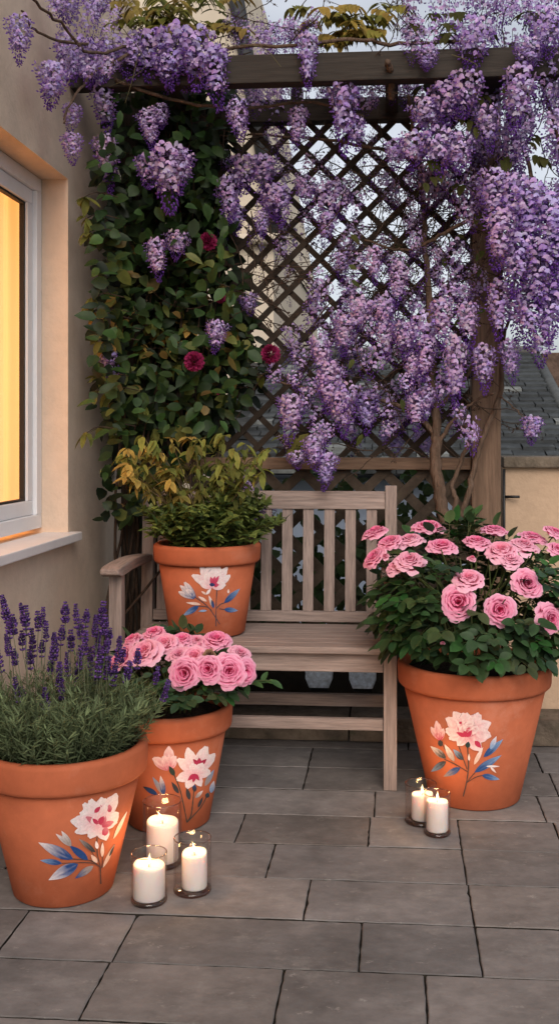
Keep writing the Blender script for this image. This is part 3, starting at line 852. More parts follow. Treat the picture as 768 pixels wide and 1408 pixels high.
bud_mesh = rose_mesh('bud', 77, 1.0, (.70, .10, .20), (.80, .26, .38), openness=.38, n_pet=16).mesh('rose_bud', M['petal'])

def aim(obj, loc, d, R, roll=None):
    z = Vector(d).normalized()
    q = z.to_track_quat('Z', 'Y')
    obj.rotation_mode = 'QUATERNION'
    from mathutils import Quaternion
    obj.rotation_quaternion = q @ Quaternion((0, 0, 1), U(0, 6.28) if roll is None else roll)
    obj.location = loc; obj.scale = (R, R, R)

def inst(name, me, parent, loc, d, R):
    o = bpy.data.objects.new(name, me); col.objects.link(o)
    aim(o, loc, d, R); put(o, parent); return o

def compound_leaf(mb, p, d, nrm, L, c, n=5, lw=.62):
    """pinnate rose leaf: oval leaflets spaced along a rachis"""
    d = Vector(d).normalized(); side = d.cross(nrm)
    if side.length < 1e-3: side = d.orthogonal()
    side.normalize()
    c = jit(c, .25)
    n = rnd.choice((3, 3, 5))
    mb.leaf(p + d * (L * .62), (d - Vector((0, 0, .2))).normalized(), nrm, L * .58, L * .37, c, fold=.16, droop=.18, n=5)
    for k in range((n - 1) // 2):
        q = p + d * (L * (.50 - .40 * k))
        for sg in (-1, 1):
            mb.leaf(q + side * (sg * L * .05), (side * sg + d * .35 - Vector((0, 0, U(.0, .35)))).normalized(), nrm, L * (.48 - .08 * k), L * (.31 - .05 * k), jit(c, .12), fold=.16, droop=.18, n=5)
    old = mb.col; mb.col = mixc(c, (.12, .08, .03), .4); mb.tube([p - d * L * .25, p + d * L * .65], .0011, n=3, cap=False); mb.col = old

def rose_bush(pot, name, label, blooms, zc, rx, rz, nleaf, leafL, buds=(), cl=(.040, .088, .030), wilt=None, droop_out=.0):
    base = pot.loc + Vector((0, 0, pot.zs + .015))
    root = thing(name, label, 'rose bush', base)
    fol = MB(); st = MB()
    ctr = base + Vector((0, 0, zc))
    anchors = []
    for k in range(26):
        a = U(0, 2 * pi); r0 = U(.01, pot.rl * .5); rr = rx * sqrt(U(.05, 1)) * .95
        p0 = base + Vector((r0 * cos(a), r0 * sin(a), -.01)); a2 = a + U(-.3, .3)
        zt = zc + rz * (1 - (rr / rx) ** 2) ** .5 * U(.5, 1.0) if rr < rx else zc
        p1 = base + Vector((rr * cos(a2), rr * sin(a2), zt))
        mid = p0.lerp(p1, .5) + Vector((U(-.02, .02), U(-.02, .02), .03))
        st.col = jit((.055, .065, .022), .2); st.tube(spline([p0, mid, p1], 4), .0035, .0018, n=5)
    k = 0
    eye = Vector((0, 0, EYE))
    fronts = [(at(q_[0], q_[1], pot.loc.y + q_[2]), q_[3]) for q_ in blooms]
    while k < nleaf:
        d = rdir(-.75, 1); r = U(.45, 1.0) ** .5
        p = ctr + Vector((d.x * rx * r, d.y * rx * r, d.z * rz * r))
        # the blooms grow out through the leaves: no leaf stands in front of an open bloom
        clash = False
        for c0, R_ in fronts:
            v_ = eye - c0; t_ = (p - c0).dot(v_) / v_.length_squared
            if t_ > -.01 and (p - (c0 + v_ * t_)).length < R_ + leafL * .35: clash = True; break
        if clash: continue
        if p.z < base.z + .005 and (p - base).xy.length < pot.R + .005: continue
        if p.z < base.z + .065 and pot.rl - .085 < (p - base).xy.length < pot.R + .03: continue
        if p.z < base.z - .05: continue
        out = Vector((d.x, d.y, d.z * .6)); out = (out + rdir() * .5 + Vector((0, 0, .08))).normalized()
        nrm = (Vector((0, 0, 1)) + d * .8 + rdir() * .35).normalized()
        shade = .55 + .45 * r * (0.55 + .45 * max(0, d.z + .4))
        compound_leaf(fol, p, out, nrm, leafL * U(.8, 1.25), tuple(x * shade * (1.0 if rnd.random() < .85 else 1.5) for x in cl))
        k += 1
    for (px_, py_, Yo, R, d) in blooms:
        P_ = at(px_, py_, pot.loc.y + Yo)
        me = rnd.choice(rose_meshes) if d[3] == 0 else (rnd.choice(pale_rose) if d[3] == 1 else bud_mesh)
        dv_ = Vector(d[:3]).normalized()
        inst('bloom' if d[3] < 2 else 'bud', me, root, P_, dv_, R * 1.0)
        stb = P_ - dv_ * R * .55
        st.col = jit((.075, .10, .03), .2)
        inner = ctr + (stb - ctr) * .35 + Vector((0, 0, -.03))
        st.tube(spline([inner, stb.lerp(inner, .45) - Vector((0, 0, .012)), stb], 4), .0026, .0022, n=5)
    fol.build('foliage', M['leaf'], root)
    st.build('stems', M['stem'], root)
    return root, fol

Fc = lambda x=0, z=.25, k=0: (x, -1, z, k)       # facing the viewer
Up = lambda x=0, y=-.35, k=0: (x, y, 1, k)       # seen from the side, opening upward
bl = [(629, 828, -.235, .048, Fc(-.1, .35)), (686, 839, -.225, .046, Fc(.05, .25)), (756, 851, -.16, .047, Fc(.45, .2)), (643, 796, -.20, .044, Up(0, -.55, 1)), (724, 803, -.17, .046, Fc(.3, .55)),
      (607, 751, -.05, .043, Up(.05, -.45)), (587, 724, .06, .043, Up(-.05, -.3)), (563, 771, -.12, .046, Up(-.1, -.6, 1)), (545, 778, -.10, .034, Up(-.5, -.5, 1)), (535, 745, -.02, .036, Up(-.3, -.4)),
      (515, 732, .03, .042, Up(-.3, -.25)), (514, 766, -.06, .036, Up(-.9, -.6)), (529, 765, -.08, .024, Up(-.2, -.5, 2)), (563, 742, 0, .040, Up(-.15, -.4, 1)), (655, 745, .0, .042, Up(.05, -.3)),
      (679, 729, .09, .038, Up(.1, -.2)), (688, 757, -.04, .047, Up(-.1, -.5, 1)), (700, 769, -.07, .040, Up(.2, -.6, 1)), (719, 750, .0, .046, Up(.15, -.35, 1)), (732, 739, .07, .040, Up(.25, -.2)),
      (762, 732, .05, .036, Up(.5, -.25)), (768, 757, -.02, .038, Up(.5, -.5)), (648, 768, -.1, .022, Up(.1, -.6, 2)), (608, 884, -.23, .011, Up(-.1, -.7, 2))]
rose_bush(potR, 'rose_bush', 'tall rose bush with many pink blooms in the largest pot', bl, .165, .272, .26, 540, .080)
bm_ = [(254, 926, -.17, .0425, Fc(-.05, .25)), (286, 920, -.165, .0385, Fc(.05, .3)), (315, 923, -.15, .040, Fc(.2, .3)), (336, 924, -.12, .038, Fc(.75, .2)), (212, 871, .03, .043, Up(-.15, -.45)), (226, 885, -.03, .042, Up(0, -.6, 1)),
       (199, 896, -.09, .045, Up(-.3, -.8, 1)), (250, 880, .0, .036, Up(0, -.5)), (268, 882, .01, .034, Up(.1, -.4, 1)), (297, 880, -.01, .042, Up(.15, -.5)), (330, 899, -.05, .034, Up(.5, -.5, 1)), (246, 901, -.09, .036, Up(-.1, -.6, 1)),
       (267, 903, -.10, .038, Up(.1, -.7, 1)), (182, 880, .0, .036, Up(-.5, -.4)), (168, 904, -.06, .040, Up(-.7, -.6)), (285, 888, -.02, .032, Up(.1, -.4))]
rbM, folM = rose_bush(potM, 'rose_bush', 'low rose bush with a crowded dome of pink blooms behind the candles', bm_, .065, .19, .12, 300, .062, cl=(.034, .074, .028))
# a spray leaning out to the right and a browned bloom
sp = MB(); st = MB()
P0 = potM.loc + Vector((.12, -.02, potM.zs + .08)); P1 = at(372, 936, potM.loc.y - .05)
st.col = (.05, .07, .025); st.tube(spline([P0, P0.lerp(P1, .5) + Vector((0, 0, .01)), P1], 5), .0025, .0015, n=5)
for k in range(11):
    t = .3 + .07 * k; p = P0.lerp(P1, t)
    sp.leaf(p, Vector((U(.2, 1), U(-.6, .4), U(-.3, .6))), Vector((0, -.5, 1)), U(.03, .045), U(.016, .022), jit((.06, .12, .04), .3))
sp.build('leaf_spray', M['leaf'], rbM); st.build('spray_stem', M['stem'], rbM)
wl = rose_mesh('w', 91, 1.0, (.12, .05, .03), (.30, .16, .10), openness=.6, n_pet=22, rim=(.42, .27, .17)).mesh('wilted_bloom', M['petal'])
o = inst('wilted_bloom', wl, rbM, at(288, 901, potM.loc.y - .10), (0, -.7, .6), .026); o['label'] = 'browned wilted rose head'

# ================================================================== LAVENDER
def lav_spike(seed):
    r_ = random.Random(seed); b = MB(); b.smooth = True
    L_ = r_.uniform(.044, .066)
    n = int(L_ / .0052)
    b.col = (.10, .13, .07); b.tube([(0, 0, 0), (0, 0, L_)], .0009, n=4)
    for k in range(n):
        z = L_ * (k + .3) / n; q = k / n
        if k == 1 and r_.random() < .5: continue
        rr = .0078 * (.72 + .4 * sin(pi * min(1, q + .15))) * (1 - .4 * q ** 3) * r_.uniform(.7, 1.2); z += r_.uniform(-.0015, .0015)
        m = 6
        for j in range(m):
            a = 2 * pi * (j + .5 * (k % 2)) / m + r_.uniform(-.2, .2)
            d = Vector((cos(a), sin(a), .75)).normalized()
            c_ = mixc((.042, .017, .095), (.17, .08, .32), r_.random() ** 2)
            c0 = tuple(x * .55 for x in c_)
            p0 = Vector((cos(a) * .001, sin(a) * .001, z)); l = rr * r_.uniform(1.1, 1.5); w = .0026
            s1 = d.cross(Vector((0, 0, 1))).normalized(); s2 = d.cross(s1)
            bs = b.av(p0, c0); tp = b.av(p0 + d * l, c_)
            rg = [b.av(p0 + d * l * .62 + (s1 * cos(t) + s2 * sin(t)) * w, c_) for t in (0, 1.57, 3.14, 4.71)]
            for i in range(4): b.af((bs, rg[i], rg[(i + 1) % 4])); b.af((tp, rg[(i + 1) % 4], rg[i]))
    return b.mesh('lavender_spike', M['lavbud']), L_
spikes = [lav_spike(i) for i in range(6)]
lav = thing('lavender', 'bushy grey green lavender with dark violet spikes, growing in the front left pot', 'lavender', potL.loc + Vector((0, 0, potL.zs)))
fol = MB(); st = MB()
base = potL.loc + Vector((0, 0, potL.zs))
for k in range(430):
    a = U(0, 2 * pi); r = sqrt(U(0, 1)) * .140
    p0 = base + Vector((r * cos(a), r * sin(a), .005))
    lean_ = .25 + 1.0 * (r / .145) * U(.5, 1.1)
    H_ = U(.10, .185) * (1.05 - .35 * (r / .145))
    d = Vector((cos(a) * sin(lean_ * .8), sin(a) * sin(lean_ * .8), cos(lean_ * .8)))
    p1 = p0 + d * H_ + Vector((0, 0, H_ * .22)); mid = p0.lerp(p1, .5) + Vector((cos(a), sin(a), 0)) * .012 * lean_
    pts = spline([p0, mid, p1], 5)
    st.col = jit((.10, .125, .065), .2); st.tube(pts, .0013, .0008, n=3, cap=False)
    g_ = U(.7, 1.35)
    for j, p in enumerate(pts[1:]):
        q = (j + 1) / len(pts)
        for s_ in range(3):
            aa = U(0, 2 * pi); t = (pts[min(j + 2, len(pts) - 1)] - pts[j]).normalized()
            o_ = t.orthogonal().normalized(); o_ = Matrix.Rotation(aa, 3, t) @ o_
            dd = (t * U(.3, .9) + o_).normalized()
            c_ = mixc((.070, .095, .048), (.215, .28, .14), min(1, q * U(.5, 1.2)) * .9)
            fol.leaf(p, dd, t, U(.018, .036), U(.0026, .004), tuple(x * g_ for x in c_), fold=.3, droop=U(-.35, .25), n=3)
fol.build('foliage', M['leaf_soft'], lav)
spots_ = [(4, 834), (18, 858), (36, 848), (30, 878), (52, 852), (64, 862), (75, 885), (90, 842), (104, 838), (86, 872), (110, 862), (118, 880), (132, 852), (145, 858), (124, 905), (148, 888), (70, 912), (82, 925),
          (8, 878), (20, 900), (44, 880), (58, 888), (98, 880), (110, 900), (136, 880), (152, 872), (138, 905), (12, 862), (-12, 850), (-26, 864), (-40, 856), (-20, 885), (-5, 900), (120, 846), (142, 842), (60, 842), (28, 838), (108, 925), (92, 905), (40, 905),
          (135, 925), (150, 915), (165, 885), (172, 898), (160, 918), (190, 905), (178, 925), (232, 945), (62, 960), (85, 948), (20, 940), (30, 955), (218, 925)]
tops = []
for i, (px_, py_) in enumerate(spots_):
    yy = base.y + U(-.09, .10) if px_ < 155 else base.y + U(-.02, .10)
    top = at(px_, py_ - 10, yy)
    me, L_ = spikes[i % 6]
    lo_ = at(px_ + (88 - px_) * .16, py_ + 60, yy)
    lean_d = (top - lo_).normalized()
    lean_d = (lean_d + Vector((U(-.12, .12), U(-.1, .1), .3))).normalized()
    pb = top - lean_d * L_
    r = U(.02, .12); a = atan2(pb.y - base.y, pb.x - base.x)
    rt = base + Vector((cos(a) * r, sin(a) * r, .05))
    rt = rt.lerp(Vector((pb.x, pb.y, rt.z)), .55) if px_ < 150 else rt
    st.col = jit((.13, .15, .085), .2); st.tube(spline([rt, rt.lerp(pb, .5) + Vector((0, 0, .01)), pb], 4), .0011, .0009, n=3, cap=False)
    inst('flower_spike', me, lav, pb, lean_d, U(.9, 1.2))
st.build('stems', M['stem'], lav)

# ================================================================== SHRUB IN THE POT ON THE BENCH
shb = thing('leafy_shrub', 'leafy shrub with yellow tinged shoots in the pot on the bench', 'shrub', potB.loc + Vector((0, 0, potB.zs)))
base = potB.loc + Vector((0, 0, potB.zs))
fol = MB(); st = MB(); yl = MB()
def drooping_leaf_fan(mb, p, d, L_, c, n=5, c2=None):
    """a loose fan of soft young leaflets, most of them hanging"""
    t0 = U(-.5, .5); hang = U(.1, 1.1)
    for j in range(n):
        a = (j / max(1, n - 1) - .5) * U(1.6, 3.0) + t0
        sd = Matrix.Rotation(a, 3, 'Z') @ Vector((d.x, d.y, 0)).normalized()
        dd = (sd * U(.4, 1.0) + Vector((0, 0, -hang * U(.3, 1.2) + U(-.1, .3)))).normalized()
        mb.leaf(p + rdir() * .006, dd, (Vector((0, 0, 1)) + sd * .6 + rdir() * .4), L_ * U(.55, 1.25), L_ * U(.26, .46), jit(c, .25), fold=U(.1, .5), droop=U(.1, .5), c2=jit(c2 or c, .25))
for k in range(125):
    a = U(0, 2 * pi); r = U(.01, .10); sp_ = U(.1, 1.0)
    p0 = base + Vector((r * cos(a), r * sin(a), .005))
    H_ = U(.08, .205) * (1.1 - .35 * sp_); rr = r + sp_ * .155
    p1 = base + Vector((rr * cos(a), rr * sin(a), H_)); pts = spline([p0, p0.lerp(p1, .5) + Vector((0, 0, .02)), p1], 6)
    st.col = jit((.085, .06, .03), .3); st.tube(pts, .0022, .001, n=4, cap=False)
    for p in pts[2:]:
        for s_ in range(5):
            dd = (rdir(-.3, 1) + Vector((cos(a), sin(a), 0)) * .4).normalized()
            c_ = mixc((.034, .062, .016), (.215, .26, .062), rnd.random() ** 1.4)
            fol.leaf(p + rdir() * .012, dd, Vector((0, -.3, 1)), U(.022, .044), U(.011, .020), c_, fold=.2, droop=.2, n=3)
for (px_, py_) in [(170, 612), (186, 622), (205, 615), (232, 600), (196, 640), (222, 635), (250, 628), (285, 603), (300, 590), (318, 612), (335, 605), (350, 622), (362, 640), (268, 610), (240, 650), (312, 640), (330, 640), (292, 625), (345, 655), (190, 660), (258, 598), (276, 640), (215, 610), (365, 612), (178, 640), (205, 660), (300, 655), (165, 625), (200, 604), (225, 618), (243, 636), (182, 632), (212, 650), (196, 618), (172, 650), (235, 655), (258, 622), (305, 600), (325, 628), (345, 640), (356, 628), (280, 618), (345, 612)]:
    top = at(px_ + U(-6, 6), py_ + U(-8, 8), base.y + U(-.16, .02))
    pts = spline([base + Vector((U(-.05, .05), U(-.05, .05), .02)), (base + top) / 2 + Vector((0, 0, .02)), top], 5)
    st.col = jit((.12, .09, .04), .3); st.tube(pts, .0024, .0011, n=4, cap=False)
    left = px_ < 262
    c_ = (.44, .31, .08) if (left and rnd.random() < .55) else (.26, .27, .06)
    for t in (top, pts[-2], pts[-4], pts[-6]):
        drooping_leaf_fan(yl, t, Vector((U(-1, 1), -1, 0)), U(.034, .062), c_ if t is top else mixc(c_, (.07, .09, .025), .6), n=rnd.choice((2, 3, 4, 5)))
fol.build('foliage', M['leaf'], shb); yl.build('young_leaves', M['leaf_soft'], shb); st.build('stems', M['stem'], shb)

#@@VINES
# ================================================================== CLIMBING VINE ON THE LEFT OF THE TRELLIS
vine = thing('climbing_vine', 'dark leafy climbing vine with crimson flower heads on the left of the trellis', 'climbing plant', at(180, 1015, 3.7))
fol = MB(); st = MB(); yl = MB()
def vine_ok(px_, py_):
    # leafy region in the photograph's left half: wide band narrowing to the top
    if py_ < 170: return 150 + (170 - py_) * .3 < px_ < 320
    if py_ < 330: return 128 + (330 - py_) * .06 < px_ < 322 - (py_ - 170) * .05
    if py_ < 560: return 130 < px_ < 318 + (py_ - 330) * .28 - max(0, py_ - 520) * 1.2
    return 140 < px_ < 330 - (py_ - 560) * .8
n = 0
while n < 2400:
    px_, py_ = U(112, 395), U(95, 720)
    if not vine_ok(px_, py_): continue
    edge = vine_ok(px_ - 25, py_) and vine_ok(px_ + 25, py_)
    if not edge and rnd.random() < .45: continue
    if py_ > 590 and rnd.random() < .45: continue
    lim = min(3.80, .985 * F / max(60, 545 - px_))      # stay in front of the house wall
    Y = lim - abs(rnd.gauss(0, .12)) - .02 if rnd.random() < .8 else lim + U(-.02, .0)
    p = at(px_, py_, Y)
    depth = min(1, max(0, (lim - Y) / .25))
    c_ = mixc((.004, .009, .003), (.038, .082, .019), depth * U(.4, 1.1))  # leaf colour sinks to near black towards the back, painted-in shade
    if py_ > 330 and rnd.random() < .16: c_ = rnd.choice(((.085, .12, .03), (.12, .13, .03), (.16, .11, .03)))
    d = Vector((U(-1, 1), U(-.7, .2), U(-1, .45))).normalized()
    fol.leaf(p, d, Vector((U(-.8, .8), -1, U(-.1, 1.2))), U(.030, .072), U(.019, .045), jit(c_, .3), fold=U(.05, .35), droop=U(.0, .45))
    n += 1
for k in range(700):  # backing leaves added to close the gaps, their shade put into the dark colour
    px_, py_ = U(150, 330), U(110, 640)
    if not vine_ok(px_, py_): continue
    p = at(px_, py_, U(3.84, 3.95))
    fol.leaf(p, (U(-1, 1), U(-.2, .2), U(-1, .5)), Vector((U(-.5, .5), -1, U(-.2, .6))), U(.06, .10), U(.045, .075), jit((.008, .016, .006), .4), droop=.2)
for k in range(16):
    x0 = U(150, 210); a = [at(x0, 1010, 3.66)]
    a[0].z = .09
    px_ = x0
    for py_ in (880, 740, 600, 470, 340, 210, 130):
        px_ = px_ + U(-18, 30) + (10 if py_ < 600 else 0)
        if not (130 < px_ < 350): px_ = U(170, 300)
        a.append(at(px_, py_ + U(-20, 20), min(3.73, .985 * F / (545 - px_)) - U(0, .05)))
        if k > 6 and py_ < rnd.choice((340, 210, 600)): break
    st.tube(spline(a, 6, .003), U(.004, .008), .002, n=6, cap=False)
for (px_, py_, Yo) in [(140, 440, 0), (160, 437, -.02), (175, 452, -.05), (205, 450, -.06), (225, 455, -.04), (150, 470, -.05), (190, 470, -.08), (135, 430, .0), (120, 595, -.02), (145, 590, -.04), (165, 588, -.04), (135, 520, 0), (235, 440, -.02), (215, 470, -.02),
                       (170, 520, -.05), (250, 470, -.08), (262, 455, -.06), (185, 430, -.06), (200, 485, -.09), (165, 495, -.05), (245, 500, -.1), (155, 455, -.05), (212, 440, -.06), (150, 540, -.04), (215, 590, -.1), (250, 585, -.1),
                       (118, 270, 0), (120, 300, 0), (122, 320, -.02), (128, 410, 0), (200, 560, -.1), (232, 560, -.08), (170, 600, -.05), (395, 600, -.02), (405, 605, -.05)]:
    lim = min(3.74, .99 * F / (545 - px_))
    p = at(px_, py_, lim + Yo)
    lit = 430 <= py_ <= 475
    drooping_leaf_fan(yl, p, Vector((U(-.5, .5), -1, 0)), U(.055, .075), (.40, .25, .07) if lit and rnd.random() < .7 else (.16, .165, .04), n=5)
    st.tube(spline([p, p + Vector((.03, .03, .02)), p + Vector((.09, .06, .01))], 4), .0016, .0016, n=4, cap=False)
fol.build('foliage', M['leaf'], vine); yl.build('young_leaves', M['leaf_soft'], vine); st.build('stems', M['twig'], vine)
def pom(seed):
    r_ = random.Random(seed); b = MB(); b.smooth = True
    for k in range(150):
        z = 1 - 2 * (k + .5) / 150; a = k * 2.39996; rr = sqrt(max(0, 1 - z * z))
        d = Vector((rr * cos(a), rr * sin(a), z))
        c_ = mixc((.22, .010, .055), (.48, .04, .17), r_.random())
        b.leaf(d * .45, (d + rdir() * .25).normalized(), Vector((0, 0, 1)) + rdir() * .2, .6, .30, tuple(x * .7 for x in c_), fold=.5, droop=-.2, n=3, c2=c_)
    return b.mesh('crimson_bloom', M['petal'])
poms = [pom(1), pom(2)]
for i, (px_, py_, Y, R) in enumerate([(286, 332, 3.58, .033), (267, 497, 3.5, .036), (372, 487, 3.64, .036), (303, 410, 3.66, .020), (300, 540, 3.62, .008)]):
    inst('bloom', poms[i % 2], vine, at(px_, py_, Y), (U(-.3, .3), -1, .2), R)

# ================================================================== WISTERIA
wis = thing('wisteria', 'wisteria with twisted trunk and hanging violet racemes covering the pergola', 'wisteria', Vector((at(612, 990, 3.55).x, 3.55, .0)))
LIL, VIO, DEEP, PALE = (.42, .28, .67), (.24, .09, .50), (.10, .034, .26), (.71, .58, .87)
def raceme(seed, L_, W_, nfl, tint=0.0, lod=1, budr=.35):
    """hanging flower cluster; local origin at the top, hanging along -Z"""
    r_ = random.Random(seed); u = r_.uniform
    b = MB(); b.smooth = True
    b.col = (.09, .07, .05); b.tube([(0, 0, .01), (u(-.004, .004), u(-.004, .004), -L_ * .5), (0, 0, -L_ * .98)], .0013, .0007, n=3, cap=False)
    for k in range(nfl):
        q = ((k + u(.0, 1)) / nfl)                    # 0 top .. 1 tip
        a = k * 2.39996 + u(-.4, .4)
        prof = (min(1, q / .12 + .4)) * (1 - q) ** .72 * 1.08 + .09
        rr = W_ * .5 * prof * u(.62, 1.05)
        z = -L_ * (q * .96 + .01) + u(-.006, .006)
        bud = q > 1 - budr * u(.7, 1.3)
        d = Vector((cos(a), sin(a), u(-.25, .45))).normalized()
        p = Vector((cos(a) * rr, sin(a) * rr, z - rr * .15))
        if lod and not bud:
            b.col = (.13, .08, .16); b.tube([(0, 0, z), p], .0005, n=3, cap=False)
        s = u(.0078, .0122) if not bud else u(.006, .010)
        side = d.cross(Vector((0, 0, 1))).normalized(); up = side.cross(d).normalized()
        if bud:
            c1 = mixc(DEEP, VIO, u(0, .9)); c0 = tuple(x * .6 for x in c1)
            e = (d * .5 + Vector((0, 0, -.8))).normalized(); l = s * u(1.1, 1.6); w = s * .36
            s1 = side; s2 = e.cross(s1)
            bs = b.av(p - e * l * .4, c0); tp = b.av(p + e * l * .6, c1)
            nn = 4
            rg = [b.av(p + (s1 * cos(2 * pi * t / nn) + s2 * sin(2 * pi * t / nn)) * w, c1) for t in range(nn)]
            for i in range(nn): b.af((bs, rg[i], rg[(i + 1) % nn])); b.af((tp, rg[(i + 1) % nn], rg[i]))
        else:
            pale = mixc(mixc(LIL, PALE, u(.05, .95)), (.72, .50, .74), tint)
            pale = tuple(x * u(.85, 1.1) for x in pale)
            # banner: rounded reflexed petal standing up behind
            roll = u(-.5, .5); si = side * cos(roll) + up * sin(roll); uu = up * cos(roll) - side * sin(roll)
            cc = mixc(pale, (.75, .7, .5), .12)
            bc = b.av(p - d * s * .15, cc)
            ring_ = []
            m = 7 if lod else 5
            for j in range(m):
                t = -0.35 + (pi + .7) * j / (m - 1)
                ring_.append(b.av(p + si * (cos(t) * s * .95) + uu * (sin(t) * s * 1.0 + s * .15) - d * (s * (.15 + .35 * abs(cos(t)))), jit(pale, .06) if lod else pale))
            for j in range(m - 1): b.af((bc, ring_[j], ring_[j + 1]))
            # wings and keel: darker pointed pair in front
            dk = mixc(VIO, DEEP, u(0, .7)); dk = mixc(dk, pale, .15)
            for sg in ((-1, 1) if lod else (1,)):
                t0 = b.av(p - uu * s * .1, mixc(dk, pale, .4)); t1 = b.av(p + d * s * .75 + si * (sg * s * .40) - uu * s * .25, dk)
                t2 = b.av(p + d * s * 1.05 - uu * s * .55, dk); t3 = b.av(p + d * s * .3 - uu * s * .65, mixc(dk, DEEP, .5))
                b.af((t0, t1, t2, t3) if sg > 0 else (t3, t2, t1, t0))
    return b
# (x, y of the top, length, width, depth) read off the photograph, depth in metres
RAC = [(27, 22, 66, 36, 0, 0), (90, -12, 40, 46, 0, 0), (132, -8, 30, 40, 0, 0), (72, 86, 62, 46, 0, 0), (100, 52, 62, 52, 0, 0), (127, 56, 58, 50, 0, 0), (155, 52, 52, 52, 0, 0), (138, 104, 76, 40, 0, .2), (100, 142, 40, 26, 0, 0),
       (97, 183, 42, 30, 0, 0), (143, 186, 78, 36, 0, .9), (203, 150, 54, 32, 3.42, .6), (219, 143, 32, 26, 3.42, .3), (230, 198, 92, 60, 3.40, .4), (206, 212, 46, 42, 3.42, .3), (250, 205, 55, 40, 3.44, .4), (213, 42, 66, 60, 3.36, 0), (245, 36, 84, 60, 3.34, 0),
       (270, 38, 84, 58, 3.33, 0), (290, 62, 84, 44, 3.34, 0), (180, 60, 50, 52, 3.36, 0), (230, 78, 40, 40, 3.33, 0), (324, 138, 56, 34, 3.42, .3), (213, 328, 58, 30, 3.48, .9), (244, 318, 38, 34, 3.5, .4), (411, 146, 56, 28, 3.5, .2), (472, 108, 98, 42, 3.42, .1), (487, 160, 44, 30, 3.45, 0),
       (655, 26, 66, 56, 3.34, 0), (588, 64, 32, 32, 3.34, 0), (716, 88, 88, 46, 3.30, .2), (728, 54, 40, 46, 3.3, 0), (748, 14, 62, 52, 3.3, 0), (668, 144, 60, 38, 3.38, .2), (610, 112, 55, 50, 3.4, .2), (640, 98, 60, 52, 3.38, .3), (583, 138, 46, 46, 3.42, .3), (570, 182, 50, 46, 3.44, .2),
       (602, 178, 60, 54, 3.42, .2), (632, 184, 50, 46, 3.4, .3), (545, 193, 38, 36, 3.5, .1), (423, 44, 74, 30, 3.34, 0), (447, 250, 66, 40, 3.66, .3), (375, 256, 44, 42, 3.66, .2), (512, 338, 50, 26, 3.6, .5), (550, 362, 56, 32, 3.6, .5),
       (680, 232, 78, 46, 3.42, .2), (702, 238, 86, 48, 3.4, .2), (727, 248, 95, 50, 3.38, .1), (752, 266, 96, 52, 3.36, 0), (690, 288, 78, 44, 3.34, .4), (716, 318, 84, 48, 3.38, 0), (742, 326, 88, 50, 3.36, 0), (764, 296, 88, 48, 3.36, 0), (733, 392, 80, 46, 3.4, 0), (757, 380, 84, 46, 3.4, 0), (685, 386, 76, 36, 3.44, .3), (712, 392, 70, 40, 3.44, .1),
       (606, 410, 66, 34, 3.52, .4), (640, 416, 62, 34, 3.5, .4), (625, 462, 92, 36, 3.5, .6), (664, 473, 64, 34, 3.52, .3), (588, 463, 58, 30, 3.56, .4), (556, 443, 46, 36, 3.56, .5), (527, 443, 50, 28, 3.58, .6), (566, 485, 40, 28, 3.58, .5), (495, 408, 46, 38, 3.6, .4), (522, 412, 40, 38, 3.6, .4),
       (475, 433, 54, 30, 3.6, .5), (438, 460, 56, 34, 3.6, .4), (455, 498, 68, 38, 3.58, .5), (467, 536, 62, 38, 3.56, .4), (402, 542, 66, 38, 3.58, .4), (430, 598, 46, 34, 3.56, .3), (452, 622, 50, 28, 3.55, .1), (407, 620, 24, 28, 3.58, .2), (505, 538, 56, 32, 3.66, .1), (570, 543, 48, 28, 3.6, .4), (588, 532, 42, 26, 3.6, .3),
       (540, 588, 40, 38, 3.86, 0), (580, 592, 36, 34, 3.86, 0), (746, 440, 60, 40, 3.42, 0), (698, 466, 58, 28, 3.5, 0), (732, 571, 38, 30, 3.55, 0), (300, 440, 44, 30, 3.5, .2), (148, 482, 54, 32, 3.5, 0), (340, 402, 30, 28, 3.68, .1), (335, 214, 50, 46, 3.66, .2), (362, 212, 46, 46, 3.66, .2),
       (312, 242, 60, 38, 3.62, .3), (384, 254, 56, 36, 3.66, .3), (360, 290, 38, 24, 3.68, 0), (418, 243, 36, 34, 3.66, .2), (465, 246, 52, 36, 3.66, .2), (451, 292, 46, 30, 3.66, .1), (470, 346, 38, 30, 3.68, .1), (350, 690, 50, 30, 3.5, .1), (320, 282, 40, 30, 3.66, .1)]
variants = {}
def wis_depth(px_, Y):
    lim = .985 * F / max(40, 545 - px_)
    if Y == 0: Y = min(3.40, lim)
    return min(Y, lim) if px_ < 200 else Y
RAC.sort(key=lambda r: -r[2] * r[3])
rest = MB()
attach = []
